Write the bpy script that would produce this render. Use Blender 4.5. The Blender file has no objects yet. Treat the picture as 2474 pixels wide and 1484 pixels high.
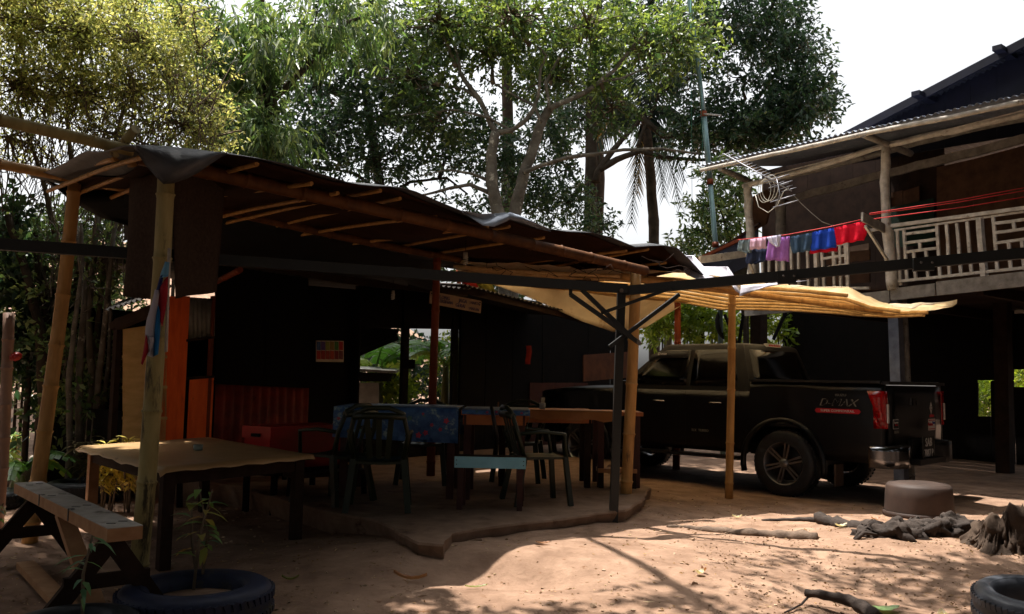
import bpy, bmesh, math, random
import numpy as np
from mathutils import Vector, Matrix, noise
SC = bpy.context.scene
COL = SC.collection
R = math.radians
random.seed(7)
# ------------------------------------------------------------------ camera, sky, sun, exposure
F = 2050.0                       # focal length in units of the 2473 px wide view used for measuring
CAMH = 1.3
CAMM = Matrix.Rotation(R(90 + 4.8), 3, 'X') @ Matrix.Rotation(R(1.0), 3, 'Z')
CP = Vector((0, 0, CAMH))
cd = bpy.data.cameras.new('camera'); cam = bpy.data.objects.new('camera', cd); COL.objects.link(cam)
cam.matrix_world = Matrix.Translation(CP) @ CAMM.to_4x4()
cd.sensor_width = 36; cd.lens = F / 2473 * 36; cd.clip_start = .05; cd.clip_end = 3000
SC.camera = cam
SUN_AZ, SUN_EL = -52.0, 73.0     # azimuth measured from +Y towards +X
w = bpy.data.worlds.new('World'); SC.world = w; w.use_nodes = True
nt = w.node_tree; nt.nodes.clear()
sky = nt.nodes.new('ShaderNodeTexSky'); sky.sky_type = 'NISHITA'; sky.sun_disc = False
sky.sun_elevation = R(SUN_EL); sky.sun_rotation = R(SUN_AZ); sky.dust_density = 6.0; sky.air_density = 1.0; sky.ozone_density = 1.0
hsv = nt.nodes.new('ShaderNodeHueSaturation'); hsv.inputs['Saturation'].default_value = .16
bg = nt.nodes.new('ShaderNodeBackground'); bg.inputs[1].default_value = .15
wo = nt.nodes.new('ShaderNodeOutputWorld')
nt.links.new(sky.outputs[0], hsv.inputs['Color']); nt.links.new(hsv.outputs[0], bg.inputs[0]); nt.links.new(bg.outputs[0], wo.inputs[0])
sl = bpy.data.lights.new('sun', 'SUN'); sl.energy = 5.0; sl.angle = R(.53); sl.color = (1, .945, .87)
so = bpy.data.objects.new('sun', sl); COL.objects.link(so)
SD = Vector((math.sin(R(SUN_AZ)) * math.cos(R(SUN_EL)), math.cos(R(SUN_AZ)) * math.cos(R(SUN_EL)), math.sin(R(SUN_EL))))
so.rotation_euler = SD.to_track_quat('Z', 'Y').to_euler(); so.location = SD * 40
SC.view_settings.view_transform = 'Standard'; SC.view_settings.look = 'None'
SC.view_settings.gamma = 1; SC.view_settings.exposure = 1.0; SC.view_settings.use_curve_mapping = False
SC.cycles.use_denoising = True
SC.cycles.max_bounces = 7; SC.cycles.diffuse_bounces = 4; SC.cycles.transmission_bounces = 4; SC.cycles.transparent_max_bounces = 8
SC.cycles.caustics_reflective = False; SC.cycles.caustics_refractive = False
SC.cycles.sample_clamp_indirect = 6

# ------------------------------------------------------------------ measuring: a view ray meets a real plane
def ray(u, v): return CAMM @ Vector(((u - 1236.5) / F, (742 - v) / F, -1))
def P(u, v, Y):
    d = ray(u, v); return CP + d * (Y / d.y)
def G(u, v, z=0.0):
    d = ray(u, v); return CP + d * ((z - CAMH) / d.z)
def PL(u, v, p, d, off=0.0):
    """meet the vertical plane through p along horizontal direction d, shifted by off along its normal (away from camera)"""
    d = Vector((d[0], d[1])).normalized(); n = Vector((-d.y, d.x))
    if n.y < 0: n = -n
    r = ray(u, v); t = (n.x * p[0] + n.y * p[1] + off) / (n.x * r.x + n.y * r.y)
    return CP + r * t

# ------------------------------------------------------------------ materials
def lin(c):
    if isinstance(c, str):
        c = [int(c[i:i + 2], 16) / 255 for i in (0, 2, 4)]
        return tuple(x / 12.92 if x <= .04045 else ((x + .055) / 1.055) ** 2.4 for x in c)
    return c
MATS = {}
def mat(name, c1, c2=None, scale=6.0, stretch=(1, 1, 1), rough=.7, bump=.3, bdist=.01, spec=.4, metal=0.0,
        c3=None, s3=1.2, t3=.55, emit=None, coat=0.0, transl=0.0, detail=5.0, alpha=None, wave=None):
    if name in MATS: return MATS[name]
    m = bpy.data.materials.new(name); m.use_nodes = True; MATS[name] = m
    n = m.node_tree; L = n.links; N = n.nodes; N.clear()
    out = N.new('ShaderNodeOutputMaterial'); b = N.new('ShaderNodeBsdfPrincipled')
    c1 = lin(c1); c2 = lin(c2) if c2 else tuple(x * .72 for x in c1)
    tc = N.new('ShaderNodeTexCoord'); mp = N.new('ShaderNodeMapping'); mp.inputs['Scale'].default_value = stretch
    L.new(tc.outputs['Object'], mp.inputs[0])
    no = N.new('ShaderNodeTexNoise'); no.inputs['Scale'].default_value = scale; no.inputs['Detail'].default_value = detail; no.inputs['Roughness'].default_value = .62
    L.new(mp.outputs[0], no.inputs['Vector'])
    cr = N.new('ShaderNodeValToRGB'); cr.color_ramp.elements[0].position = .32; cr.color_ramp.elements[1].position = .68
    cr.color_ramp.elements[0].color = (*c2, 1); cr.color_ramp.elements[1].color = (*c1, 1)
    L.new(no.outputs[0], cr.inputs[0]); col = cr.outputs[0]
    if c3 is not None:
        n3 = N.new('ShaderNodeTexNoise'); n3.inputs['Scale'].default_value = s3; n3.inputs['Detail'].default_value = 7; n3.inputs['Roughness'].default_value = .7
        L.new(mp.outputs[0] if stretch != (1, 1, 1) else tc.outputs['Object'], n3.inputs['Vector'])
        r3 = N.new('ShaderNodeValToRGB'); r3.color_ramp.elements[0].position = t3; r3.color_ramp.elements[1].position = t3 + .09
        L.new(n3.outputs[0], r3.inputs[0])
        mx = N.new('ShaderNodeMix'); mx.data_type = 'RGBA'; L.new(r3.outputs[0], mx.inputs[0]); L.new(col, mx.inputs[6]); mx.inputs[7].default_value = (*lin(c3), 1)
        col = mx.outputs[2]
    L.new(col, b.inputs['Base Color'])
    b.inputs['Roughness'].default_value = rough; b.inputs['Metallic'].default_value = metal
    b.inputs['Specular IOR Level'].default_value = spec; b.inputs['Coat Weight'].default_value = coat
    if bump:
        bp = N.new('ShaderNodeBump'); bp.inputs['Strength'].default_value = bump; bp.inputs['Distance'].default_value = bdist
        L.new(no.outputs[0], bp.inputs['Height']); L.new(bp.outputs[0], b.inputs['Normal'])
    sh = b.outputs[0]
    if transl:
        tr = N.new('ShaderNodeBsdfTranslucent'); L.new(col, tr.inputs[0]); ms = N.new('ShaderNodeMixShader'); ms.inputs[0].default_value = transl
        L.new(sh, ms.inputs[1]); L.new(tr.outputs[0], ms.inputs[2]); sh = ms.outputs[0]
    if alpha is not None:
        b.inputs['Alpha'].default_value = alpha
    L.new(sh, out.inputs[0])
    return m

def leafmat(name, cols, transl=.4, rough=.34, tl=1.6, spec=.65):
    """leaf colour varies leaf by leaf through the 'tint' attribute"""
    m = bpy.data.materials.new(name); m.use_nodes = True; MATS[name] = m
    n = m.node_tree; L = n.links; N = n.nodes; N.clear()
    out = N.new('ShaderNodeOutputMaterial'); b = N.new('ShaderNodeBsdfPrincipled')
    at = N.new('ShaderNodeAttribute'); at.attribute_name = 'tint'
    cr = N.new('ShaderNodeValToRGB'); el = cr.color_ramp.elements
    while len(el) < len(cols): el.new(.5)
    for i, (p, c) in enumerate(cols): el[i].position = p; el[i].color = (*lin(c), 1)
    L.new(at.outputs['Fac'], cr.inputs[0]); L.new(cr.outputs[0], b.inputs['Base Color'])
    b.inputs['Roughness'].default_value = rough; b.inputs['Specular IOR Level'].default_value = spec
    tr = N.new('ShaderNodeBsdfTranslucent')
    mu = N.new('ShaderNodeMix'); mu.data_type = 'RGBA'; mu.blend_type = 'MULTIPLY'; mu.inputs[0].default_value = 1
    L.new(cr.outputs[0], mu.inputs[6]); mu.inputs[7].default_value = (tl * 1.15, tl * 1.1, tl * .72, 1)
    L.new(mu.outputs[2], tr.inputs[0])
    ms = N.new('ShaderNodeMixShader'); ms.inputs[0].default_value = transl
    L.new(b.outputs[0], ms.inputs[1]); L.new(tr.outputs[0], ms.inputs[2]); L.new(ms.outputs[0], out.inputs[0])
    return m

# ------------------------------------------------------------------ mesh builder
ORG = {}
Z = Vector((0, 0, 1))
def frame(d, up=Z):
    d = Vector(d).normalized()
    s = d.cross(up)
    if s.length < 1e-4: s = d.cross(Vector((1, 0, 0)))
    s.normalize(); return d, s, s.cross(d).normalized()
class MB:
    def __init__(s): s.v = []; s.f = []; s.sm = []
    def add(s, vs, fs, smooth=False):
        k = len(s.v); s.v += [Vector(x) for x in vs]; s.f += [tuple(i + k for i in f) for f in fs]; s.sm += [smooth] * len(fs); return s
    def box(s, c, size, rot=None, jit=0):
        c = Vector(c); hx, hy, hz = [x / 2 for x in size]
        vs = []
        for z in (-hz, hz):
            for x, y in ((-hx, -hy), (hx, -hy), (hx, hy), (-hx, hy)):
                q = Vector((x, y, z)) + Vector([random.uniform(-jit, jit) for _ in range(3)])
                vs.append(c + (rot @ q if rot else q))
        return s.add(vs, [(3, 2, 1, 0), (4, 5, 6, 7), (0, 1, 5, 4), (1, 2, 6, 5), (2, 3, 7, 6), (3, 0, 4, 7)])
    def beam(s, p0, p1, w, h, up=Z, seg=1, jit=0.0):
        """timber: w across, h along up; seg > 1 lets it waver"""
        p0 = Vector(p0); p1 = Vector(p1); d, a, b = frame(p1 - p0, up); vs = []; fs = []
        for i in range(seg + 1):
            c = p0.lerp(p1, i / seg); j = jit if 0 < i < seg else jit * .3
            c = c + a * random.uniform(-j, j) + b * random.uniform(-j, j)
            ww = w * (1 + random.uniform(-j, j) * 3); hh = h * (1 + random.uniform(-j, j) * 3)
            vs += [c - a * ww / 2 - b * hh / 2, c + a * ww / 2 - b * hh / 2, c + a * ww / 2 + b * hh / 2, c - a * ww / 2 + b * hh / 2]
        for i in range(seg):
            k = 4 * i
            for q in range(4): fs.append((k + q, k + (q + 1) % 4, k + 4 + (q + 1) % 4, k + 4 + q))
        fs += [(3, 2, 1, 0), (4 * seg, 4 * seg + 1, 4 * seg + 2, 4 * seg + 3)]
        return s.add(vs, fs)
    def tube(s, pts, rad, n=8, cap=True, smooth=True):
        pts = [Vector(p) for p in pts]
        if not hasattr(rad, '__len__'): rad = [rad] * len(pts)
        vs = []; fs = []; a = None
        for i, p in enumerate(pts):
            d = (pts[min(i + 1, len(pts) - 1)] - pts[max(i - 1, 0)])
            d = d.normalized() if d.length > 1e-9 else Vector((0, 0, 1))
            if a is None: _, a, b = frame(d)
            else:
                a = (a - d * a.dot(d)).normalized()
            b = d.cross(a)
            for k in range(n):
                t = 2 * math.pi * k / n; vs.append(p + (a * math.cos(t) + b * math.sin(t)) * rad[i])
        for i in range(len(pts) - 1):
            for k in range(n): fs.append((i * n + k, i * n + (k + 1) % n, (i + 1) * n + (k + 1) % n, (i + 1) * n + k))
        s.add(vs, fs, smooth)
        if cap:
            k0 = len(s.v) - len(vs)
            s.f.append(tuple(k0 + i for i in range(n))[::-1]); s.sm.append(False)
            s.f.append(tuple(k0 + (len(pts) - 1) * n + i for i in range(n))); s.sm.append(False)
        return s
    def lathe(s, prof, M=Matrix.Identity(4), n=24, closed=False, smooth=True):
        vs = []; fs = []
        for r, z in prof:
            for k in range(n):
                t = 2 * math.pi * k / n; vs.append(M @ Vector((r * math.cos(t), r * math.sin(t), z)))
        m = len(prof)
        for i in range(m if closed else m - 1):
            j = (i + 1) % m
            for k in range(n): fs.append((i * n + k, i * n + (k + 1) % n, j * n + (k + 1) % n, j * n + k))
        return s.add(vs, fs, smooth)
    def grid(s, rows, smooth=True, th=0.0, tv=None):
        """rows of points -> sheet, closed to a thin slab when th > 0"""
        nr = len(rows); nc = len(rows[0]); flat = [Vector(p) for r in rows for p in r]
        fs = [(i * nc + j, i * nc + j + 1, (i + 1) * nc + j + 1, (i + 1) * nc + j) for i in range(nr - 1) for j in range(nc - 1)]
        if not th: return s.add(flat, fs, smooth)
        t = Vector(tv) if tv is not None else (flat[1] - flat[0]).cross(flat[nc] - flat[0]).normalized()
        t = t * th; k = len(flat)
        vs = flat + [p + t for p in flat]
        f2 = [tuple(i + k for i in f[::-1]) for f in fs]
        ed = []
        for j in range(nc - 1): ed += [(j + 1, j, k + j, k + j + 1), ((nr - 1) * nc + j, (nr - 1) * nc + j + 1, k + (nr - 1) * nc + j + 1, k + (nr - 1) * nc + j)]
        for i in range(nr - 1): ed += [(i * nc, (i + 1) * nc, k + (i + 1) * nc, k + i * nc), ((i + 1) * nc + nc - 1, i * nc + nc - 1, k + i * nc + nc - 1, k + (i + 1) * nc + nc - 1)]
        s.add(vs, fs + f2, smooth); k0 = len(s.v) - len(vs)
        s.f += [tuple(i + k0 for i in e) for e in ed]; s.sm += [False] * len(ed); return s
    def prism(s, poly, tv):
        poly = [Vector(p) for p in poly]; tv = Vector(tv); n = len(poly)
        return s.add(poly + [p + tv for p in poly], [tuple(range(n))[::-1], tuple(range(n, 2 * n))] + [(i, (i + 1) % n, n + (i + 1) % n, n + i) for i in range(n)])
    def corr(s, a, b, c, d, period=.076, amp=.011, rows=2, th=.002):
        """corrugated sheet; waves follow each other from a to b, ridges run a->d"""
        a, b, c, d = [Vector(x) for x in (a, b, c, d)]
        n = max(4, int((b - a).length / period * 6)); nr = (b - a).cross(d - a).normalized(); rw = []
        for i in range(rows + 1):
            p = a.lerp(d, i / rows); q = b.lerp(c, i / rows)
            rw.append([p.lerp(q, j / n) + nr * amp * math.sin(j / 6 * 2 * math.pi) for j in range(n + 1)])
        return s.grid(rw, True, th, nr)
    def build(s, name, m, parent=None, org=None):
        me = bpy.data.meshes.new(name)
        if org is None:
            if parent is not None: org = ORG[parent.name]
            elif s.v:
                xs = [p.x for p in s.v]; ys = [p.y for p in s.v]; zs = [p.z for p in s.v]
                org = Vector(((min(xs) + max(xs)) / 2, (min(ys) + max(ys)) / 2, min(zs)))
        me.from_pydata([p - org for p in s.v], [], s.f); me.polygons.foreach_set('use_smooth', s.sm); me.update()
        if len(s.f) < 30000:
            bm = bmesh.new(); bm.from_mesh(me); bmesh.ops.recalc_face_normals(bm, faces=bm.faces); bm.to_mesh(me); bm.free()
        me.materials.append(m)
        o = bpy.data.objects.new(name, me); COL.objects.link(o)
        if parent is not None: o.parent = parent
        else: o.location = org
        ORG[o.name] = Vector(org) if parent is None else Vector(ORG[parent.name])
        return o
def thing(name, label, cat, loc=(0, 0, 0), group=None):
    o = bpy.data.objects.new(name, None); COL.objects.link(o); o.location = loc; o.empty_display_size = .2
    o['label'] = label; o['category'] = cat
    if group: o['group'] = group
    ORG[o.name] = Vector(loc); return o
def tag(o, label=None, cat=None, group=None, kind=None):
    for k, x in (('label', label), ('category', cat), ('group', group), ('kind', kind)):
        if x: o[k] = x
    return o
def kids(o): return [c for c in bpy.data.objects if c.parent == o]
def copy_tree(o, parent=None, ch=None):
    c = o.copy(); COL.objects.link(c)
    if parent: c.parent = parent
    ORG[c.name] = ORG.get(o.name, Vector())
    for k in kids(o): copy_tree(k, c)
    return c
def text(s, size, M, m, parent, name='lettering', ext=.002, align='CENTER', sx=1.0, shear=0.0, outline=0):
    cu = bpy.data.curves.new('t', 'FONT'); cu.body = s; cu.size = size; cu.align_x = align; cu.align_y = 'CENTER'; cu.extrude = ext; cu.shear = shear
    cu.resolution_u = 2
    t = bpy.data.objects.new('t', cu); COL.objects.link(t)
    bpy.context.view_layer.update()
    me = bpy.data.meshes.new_from_object(t.evaluated_get(bpy.context.evaluated_depsgraph_get()))
    bpy.data.objects.remove(t); bpy.data.curves.remove(cu)
    me.transform(Matrix.Diagonal((sx, 1, 1, 1))); me.transform(M)
    if parent is not None: me.transform(Matrix.Translation(-ORG[parent.name]))
    me.name = name; me.materials.clear(); me.materials.append(m)
    o = bpy.data.objects.new(name, me); COL.objects.link(o); o.parent = parent; ORG[o.name] = ORG[parent.name] if parent else Vector(); return o
def basis(o, x, y):
    x = Vector(x).normalized(); y = Vector(y); y = (y - x * y.dot(x)).normalized(); z = x.cross(y)
    return Matrix(((x.x, y.x, z.x, o[0]), (x.y, y.y, z.y, o[1]), (x.z, y.z, z.z, o[2]), (0, 0, 0, 1)))
def bamboo(mb, p0, p1, r, bend=0.03, taper=.85, node=.33, n=10, bdir=None):
    p0 = Vector(p0); p1 = Vector(p1); Lg = (p1 - p0).length; d, a, b = frame(p1 - p0)
    bd = Vector(bdir) if bdir is not None else (a * random.uniform(-1, 1) + b * random.uniform(-1, 1))
    pts = []; rad = []; t = 0.0; nxt = random.uniform(.1, .3); ph = random.uniform(0, 6)
    def at(t):
        f = t / Lg
        return p0.lerp(p1, f) + bd * bend * (math.sin(math.pi * f) + .35 * math.sin(5 * f + ph) * math.sin(math.pi * f))
    sts = [(0, 1)]
    while nxt < Lg - .05:
        for dx, k in ((-.03, .97), (-.008, 1.04), (-.002, 1.13), (.004, 1.13), (.010, .99), (.05, .97)):
            if 0 < nxt + dx < Lg: sts.append((nxt + dx, k))
        nxt += node * random.uniform(.8, 1.25)
    sts.append((Lg, 1))
    for t, k in sts: pts.append(at(t)); rad.append(r * (1 - (1 - taper) * t / Lg) * k)
    return mb.tube(pts, rad, n)
def pole(mb, pts, r0, r1, wob=.15, n=7, sub=5):
    """rough natural pole through pts"""
    q = []; pts = [Vector(p) for p in pts]
    for i in range(len(pts) - 1):
        for k in range(sub): q.append(pts[i].lerp(pts[i + 1], k / sub))
    q.append(pts[-1]); m = len(q) - 1
    rr = [(r0 + (r1 - r0) * i / m) * random.uniform(1 - wob, 1 + wob) for i in range(m + 1)]
    q = [p + Vector([random.uniform(-1, 1) for _ in range(3)]) * r0 * wob * (0 if i in (0, m) else 1) for i, p in enumerate(q)]
    return mb.tube(q, rr, n)

# ------------------------------------------------------------------ foliage
def leaf_obj(name, c, d, L, W, m, parent, rng, fold=.22, lv=.35, droop=0.15, tint=None):
    N = len(c)
    d = d / np.maximum(np.linalg.norm(d, axis=1, keepdims=True), 1e-6)
    rv = rng.normal(size=(N, 3)); s = np.cross(d, rv); s /= np.maximum(np.linalg.norm(s, axis=1, keepdims=True), 1e-6)
    nr = np.cross(s, d); Ls = (L * (1 + lv * rng.uniform(-1, 1, N)))[:, None]; Ws = Ls * (W / L)
    v = np.empty((N, 4, 3))
    v[:, 0] = c; v[:, 1] = c + d * Ls * .45 + s * Ws * .5 + nr * fold * Ws
    v[:, 2] = c + d * Ls - np.array([0, 0, 1]) * Ls * droop; v[:, 3] = c + d * Ls * .45 - s * Ws * .5 + nr * fold * Ws
    org = np.array(ORG[parent.name]) if parent is not None else np.zeros(3)
    me = bpy.data.meshes.new(name)
    me.vertices.add(N * 4); me.vertices.foreach_set('co', (v.reshape(-1, 3) - org).ravel().astype(np.float32))
    idx = (np.arange(N)[:, None] * 4 + np.array([0, 1, 2, 0, 2, 3])[None, :]).ravel().astype(np.int32)
    me.loops.add(N * 6); me.loops.foreach_set('vertex_index', idx)
    me.polygons.add(N * 2); me.polygons.foreach_set('loop_start', np.arange(0, N * 6, 3, dtype=np.int32))
    try: me.polygons.foreach_set('loop_total', np.full(N * 2, 3, dtype=np.int32))
    except Exception: pass
    me.update(calc_edges=True)
    at = me.attributes.new('tint', 'FLOAT', 'POINT')
    tt = rng.uniform(0, 1, N) if tint is None else tint
    at.data.foreach_set('value', np.repeat(tt, 4).astype(np.float32))
    me.materials.append(m)
    o = bpy.data.objects.new(name, me); COL.objects.link(o)
    if parent is not None: o.parent = parent; ORG[o.name] = ORG[parent.name]
    else: ORG[o.name] = Vector()
    return o
def crown_pts(blobs, rng, k=12, twig=.28, spread=.9, down=0.0, up=0.25, power=2.0):
    """blobs: (u, v, Y, ru, rv, rd, ntwigs) -> leaf roots, directions, tint, twig points per blob"""
    C = []; Dd = []; T = []; TW = []
    for (u, v, Y, ru, rv, rd, nt_) in blobs:
        c = np.array(P(u, v, Y)); s = Y / F
        q = rng.normal(size=(nt_, 3)); q /= np.linalg.norm(q, axis=1, keepdims=True)
        q *= rng.uniform(0, 1, (nt_, 1)) ** (1 / power)
        p = c + q * np.array([ru * s, rd, rv * s]); TW.append((c, p))
        td = q + rng.normal(size=(nt_, 3)) * .6 + np.array([0, 0, up - down]); td /= np.linalg.norm(td, axis=1, keepdims=True)
        tn = rng.uniform(0, 1, nt_)
        f = rng.uniform(0, 1, (nt_, k, 1))
        pos = p[:, None, :] + td[:, None, :] * f * twig + rng.normal(size=(nt_, k, 3)) * twig * .12
        dr = td[:, None, :] * .5 + rng.normal(size=(nt_, k, 3)) * spread * .6 + np.array([0, 0, -down])
        C.append(pos.reshape(-1, 3)); Dd.append(dr.reshape(-1, 3)); T.append(np.clip((tn[:, None] * .5 + rng.uniform(0, .5, (nt_, k))).ravel(), 0, 1))
    return np.concatenate(C), np.concatenate(Dd), np.concatenate(T), TW
def branchlets(mb, TW, rng, frac=.12, r=.012, anchors=None, ra=.05, n=4):
    for i, (c, p) in enumerate(TW):
        c0 = Vector(c)
        if anchors and i < len(anchors) and anchors[i] is not None:
            a = Vector(anchors[i]); m1 = a.lerp(c0, .5) + Vector(rng.normal(size=3)) * .12 * (c0 - a).length * .5
            mb.tube([a, a.lerp(m1, .5) + Vector(rng.normal(size=3)) * .04, m1, c0], [ra, ra * .8, ra * .6, ra * .4], 6)
        for q in p[rng.uniform(size=len(p)) < frac]:
            q = Vector(q); m1 = c0.lerp(q, .5) + Vector(rng.normal(size=3)) * .1
            mb.tube([c0, m1, q], [r * 1.6, r, r * .4], n, cap=False)
# ------------------------------------------------------------------ shared materials
M_soil = mat('red_soil', 'a0836e', '755c4b', scale=3.4, rough=.95, bump=.9, bdist=.05, spec=.15, c3='6f4f38', s3=9, t3=.6, detail=9)
M_conc = mat('old_cement', '8d7462', '6b5443', scale=5, rough=.9, bump=.5, bdist=.012, spec=.2, c3='4e3a2d', s3=3, t3=.58, detail=8)
M_bam = mat('bamboo_tan', 'c99a5a', 'a37640', scale=5, stretch=(3, 3, .6), rough=.5, bump=.15, bdist=.004, spec=.35, c3='4f3a22', s3=4, t3=.62)
M_bamg = mat('bamboo_weathered', 'a89a68', '847648', scale=4, stretch=(3, 3, .6), rough=.6, bump=.25, bdist=.004, spec=.3, c3='3e3522', s3=3.2, t3=.55)
M_bamr = mat('bamboo_red_brown', '7d3a1c', '5d2812', scale=5, stretch=(3, 3, .6), rough=.6, bump=.2, spec=.2)
M_wood = mat('grey_timber', '8f8880', '6a635c', scale=9, stretch=(1, 1, 1), rough=.85, bump=.6, bdist=.008, spec=.2, c3='4b4038', s3=6, t3=.6, detail=8)
M_woodl = mat('pale_rough_timber', 'c6bfb6', '968e84', scale=10, rough=.85, bump=.7, bdist=.01, spec=.2, c3='5a4636', s3=7, t3=.6, detail=8)
M_woodd = mat('dark_timber', '35251b', '241812', scale=7, rough=.85, bump=.4, bdist=.008, spec=.15)
M_bark = mat('pale_mottled_bark', '7d766b', '4f483f', scale=5, rough=.9, bump=.8, bdist=.03, spec=.15, c3='c0b9a8', s3=7, t3=.58, detail=8)
M_barkd = mat('dark_bark', '4f463c', '352d26', scale=6, rough=.95, bump=.8, bdist=.03, spec=.1)
M_twig = mat('grey_twig', '7a6c5a', '574b3e', scale=8, rough=.9, bump=.2, spec=.15)
M_tyre = mat('tyre_rubber', '24262b', '16171a', scale=12, rough=.55, bump=.3, bdist=.004, spec=.4, c3='3b3c40', s3=5, t3=.6)
M_tyrew = mat('white_painted_tyre', 'b3a99b', '8c8074', scale=10, rough=.6, bump=.3, bdist=.004, spec=.35, c3='5e544a', s3=4, t3=.6)

# ------------------------------------------------------------------ ground
def sst(a, b, x):
    t = min(1, max(0, (x - a) / (b - a))); return t * t * (3 - 2 * t)
def gh(x, y):
    h = .17 * math.exp(-(((x - .25) / 1.5) ** 2 + ((y - 8.6) / 2.6) ** 2))
    h += .09 * math.exp(-(((x + .75) / .8) ** 2 + ((y - 5.9) / .8) ** 2)) + .02 * math.exp(-(((x - .2) / .5) ** 2 + ((y - 6.2) / .5) ** 2))
    h -= .11 * math.exp(-(((x - .05) / .5) ** 2 + ((y - 5.45) / .24) ** 2))
    h += .06 * math.exp(-(((x - .7) / .8) ** 2 + ((y - 5.6) / .7) ** 2))
    h += .10 * math.exp(-(((x - 3.2) / 1.1) ** 2 + ((y - 6.9) / .8) ** 2))
    h -= .05 * math.exp(-(((x - 2.6) / 1.0) ** 2 + ((y - 5.2) / .6) ** 2))
    if -6 < x < 8 and 3 < y < 16:
        h += .022 * noise.noise(Vector((x * 1.1, y * 1.1, 3))) + .012 * noise.noise(Vector((x * 3.5, y * 3.5, 9)))
        if y < 9.5: h += .006 * noise.noise(Vector((x * 6, y * 6, 4))) + .006 * noise.noise(Vector((x * 11, y * 11, 1)))
    h += 8.0 * sst(13, 45, y) * sst(1, 16, -x) + .9 * noise.noise(Vector((x * .15, y * .15, 0))) * sst(14, 30, y)
    h -= 5.0 * sst(24, 70, y) * sst(-8, 4, x)
    return h
def axis(lo, hi, st, far, g=1.22):
    a = list(np.arange(lo, hi + 1e-6, st)); s = st; x = lo; L = []
    while x > -far: s *= g; x -= s; L.append(x)
    s = st; x = hi; Rr = []
    while x < far: s *= g; x += s; Rr.append(x)
    return L[::-1] + a + Rr
xs = axis(-4.6, 6.0, .045, 700); ys = axis(4.2, 11.6, .045, 700)
mb = MB(); mb.grid([[(x, y, gh(x, y)) for x in xs] for y in ys], True)
tag(mb.build('ground', M_soil, org=Vector((0, 0, 0))), kind='structure')

# raised cement floor of the eating place, broken at its front corner
ed = [G(u, v, .2) for u, v in ((905, 1256), (938, 1270), (962, 1289), (985, 1297), (1011, 1311), (1040, 1314), (1069, 1317), (1085, 1300), (1096, 1290), (1108, 1285), (1150, 1277), (1205, 1270), (1290, 1260), (1367, 1252), (1440, 1240))]
poly = [(p.x, p.y) for p in ed] + [(1.0, 7.35), (1.25, 8.0), (1.45, 8.9), (1.1, 10.5), (1.9, 13.2), (2.2, 15.5), (.2, 17), (-4.5, 11.2), (-3.9, 9.0), (-2.9, 8.6), (-2.0, 7.6), (-1.5, 7.0)]
fine = []
for i in range(len(poly)):
    a = Vector(poly[i]); b = Vector(poly[(i + 1) % len(poly)]); n = max(1, int((b - a).length / .09)) if i < 18 else 2
    for k in range(n):
        q = a.lerp(b, k / n); fine.append((q.x + noise.noise(Vector((q.x * 6, q.y * 6, 0))) * .035, q.y + noise.noise(Vector((q.x * 6, q.y * 6, 5))) * .035))
cx = sum(p[0] for p in fine) / len(fine); cy = sum(p[1] for p in fine) / len(fine)
top = [(x, y, .2) for x, y in fine]; n = len(fine)
def inw(x, y, d):
    q = Vector((cx - x, cy - y)).normalized() * d; return x + q.x, y + q.y
r1 = [(x, y, .185) for x, y in fine]
r2 = []; r3 = []
for x, y in fine:
    e = .04 + .05 * noise.noise(Vector((x * 5, y * 5, 2))) + .03 * noise.noise(Vector((x * 19, y * 19, 2))); zz = .115 + .03 * noise.noise(Vector((x * 4, y * 4, 7)))
    r2.append((*inw(x, y, e * .2), .16)); r3.append((*inw(x, y, e * .6), zz))
r0 = [(*inw(x, y, .012), .2) for x, y in fine]; r4 = [(*inw(x, y, .13), -.25) for x, y in fine]
vs = r0 + r1 + r2 + r3 + r4; fs = [tuple(range(n))]
for k in range(4):
    for i in range(n): fs.append((k * n + i, (k + 1) * n + i, (k + 1) * n + (i + 1) % n, k * n + (i + 1) % n))
mb = MB(); mb.add(vs, fs); floor = tag(mb.build('cement_floor', M_conc, org=Vector((0, 0, 0))), kind='structure')
mb = MB()   # broken lump at the corner
c = G(1105, 1325, .06)
for k in range(5):
    mb.box(c + Vector((random.uniform(-.16, .12), random.uniform(-.02, .1), random.uniform(-.03, .04))), (random.uniform(.12, .26), .16, .1), Matrix.Rotation(random.uniform(-.5, .5), 3, 'Z') @ Matrix.Rotation(random.uniform(-.3, .3), 3, 'X'), jit=.02)
tag(mb.build('cement_lump', M_conc), 'broken lumps of cement at the front corner of the raised floor', 'rubble')

# litter and pebbles on the open earth
rng = np.random.default_rng(3)
def litter(name, N, L, W, m, reg, seed):
    r = np.random.default_rng(seed); x = r.uniform(reg[0], reg[1], N); y = reg[2] + (reg[3] - reg[2]) * r.uniform(0, 1, N) ** 1.3
    keep = np.array([not (Vector((a + .3, b - 8.5)).length < 1.9 and a < 1.0) for a, b in zip(x, y)]); x = x[keep]; y = y[keep]
    drift = np.array([noise.noise(Vector((a * 1.6, b * 1.6, seed))) + .5 * noise.noise(Vector((a * 5, b * 5, seed))) + r.uniform(-.25, .35) > 0 for a, b in zip(x, y)]); x = x[drift]; y = y[drift]
    z = np.array([gh(a, b) for a, b in zip(x, y)]) + .004
    d = r.normal(size=(len(x), 3)); d[:, 2] *= .12
    o = leaf_obj(name, np.stack([x, y, z], 1), d, L, W, m, None, r, fold=.3, lv=.7, droop=-.02)
    return tag(o, kind='stuff')
M_lit = leafmat('dry_leaf_litter', [(0, '5b3f28'), (.5, 'a07f58'), (1, 'cdb894')], transl=.1, rough=.8, spec=.2)
litter('dry_leaf_litter', 5200, .020, .008, M_lit, (-3.6, 5.6, 4.4, 9.6), 5)
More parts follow.
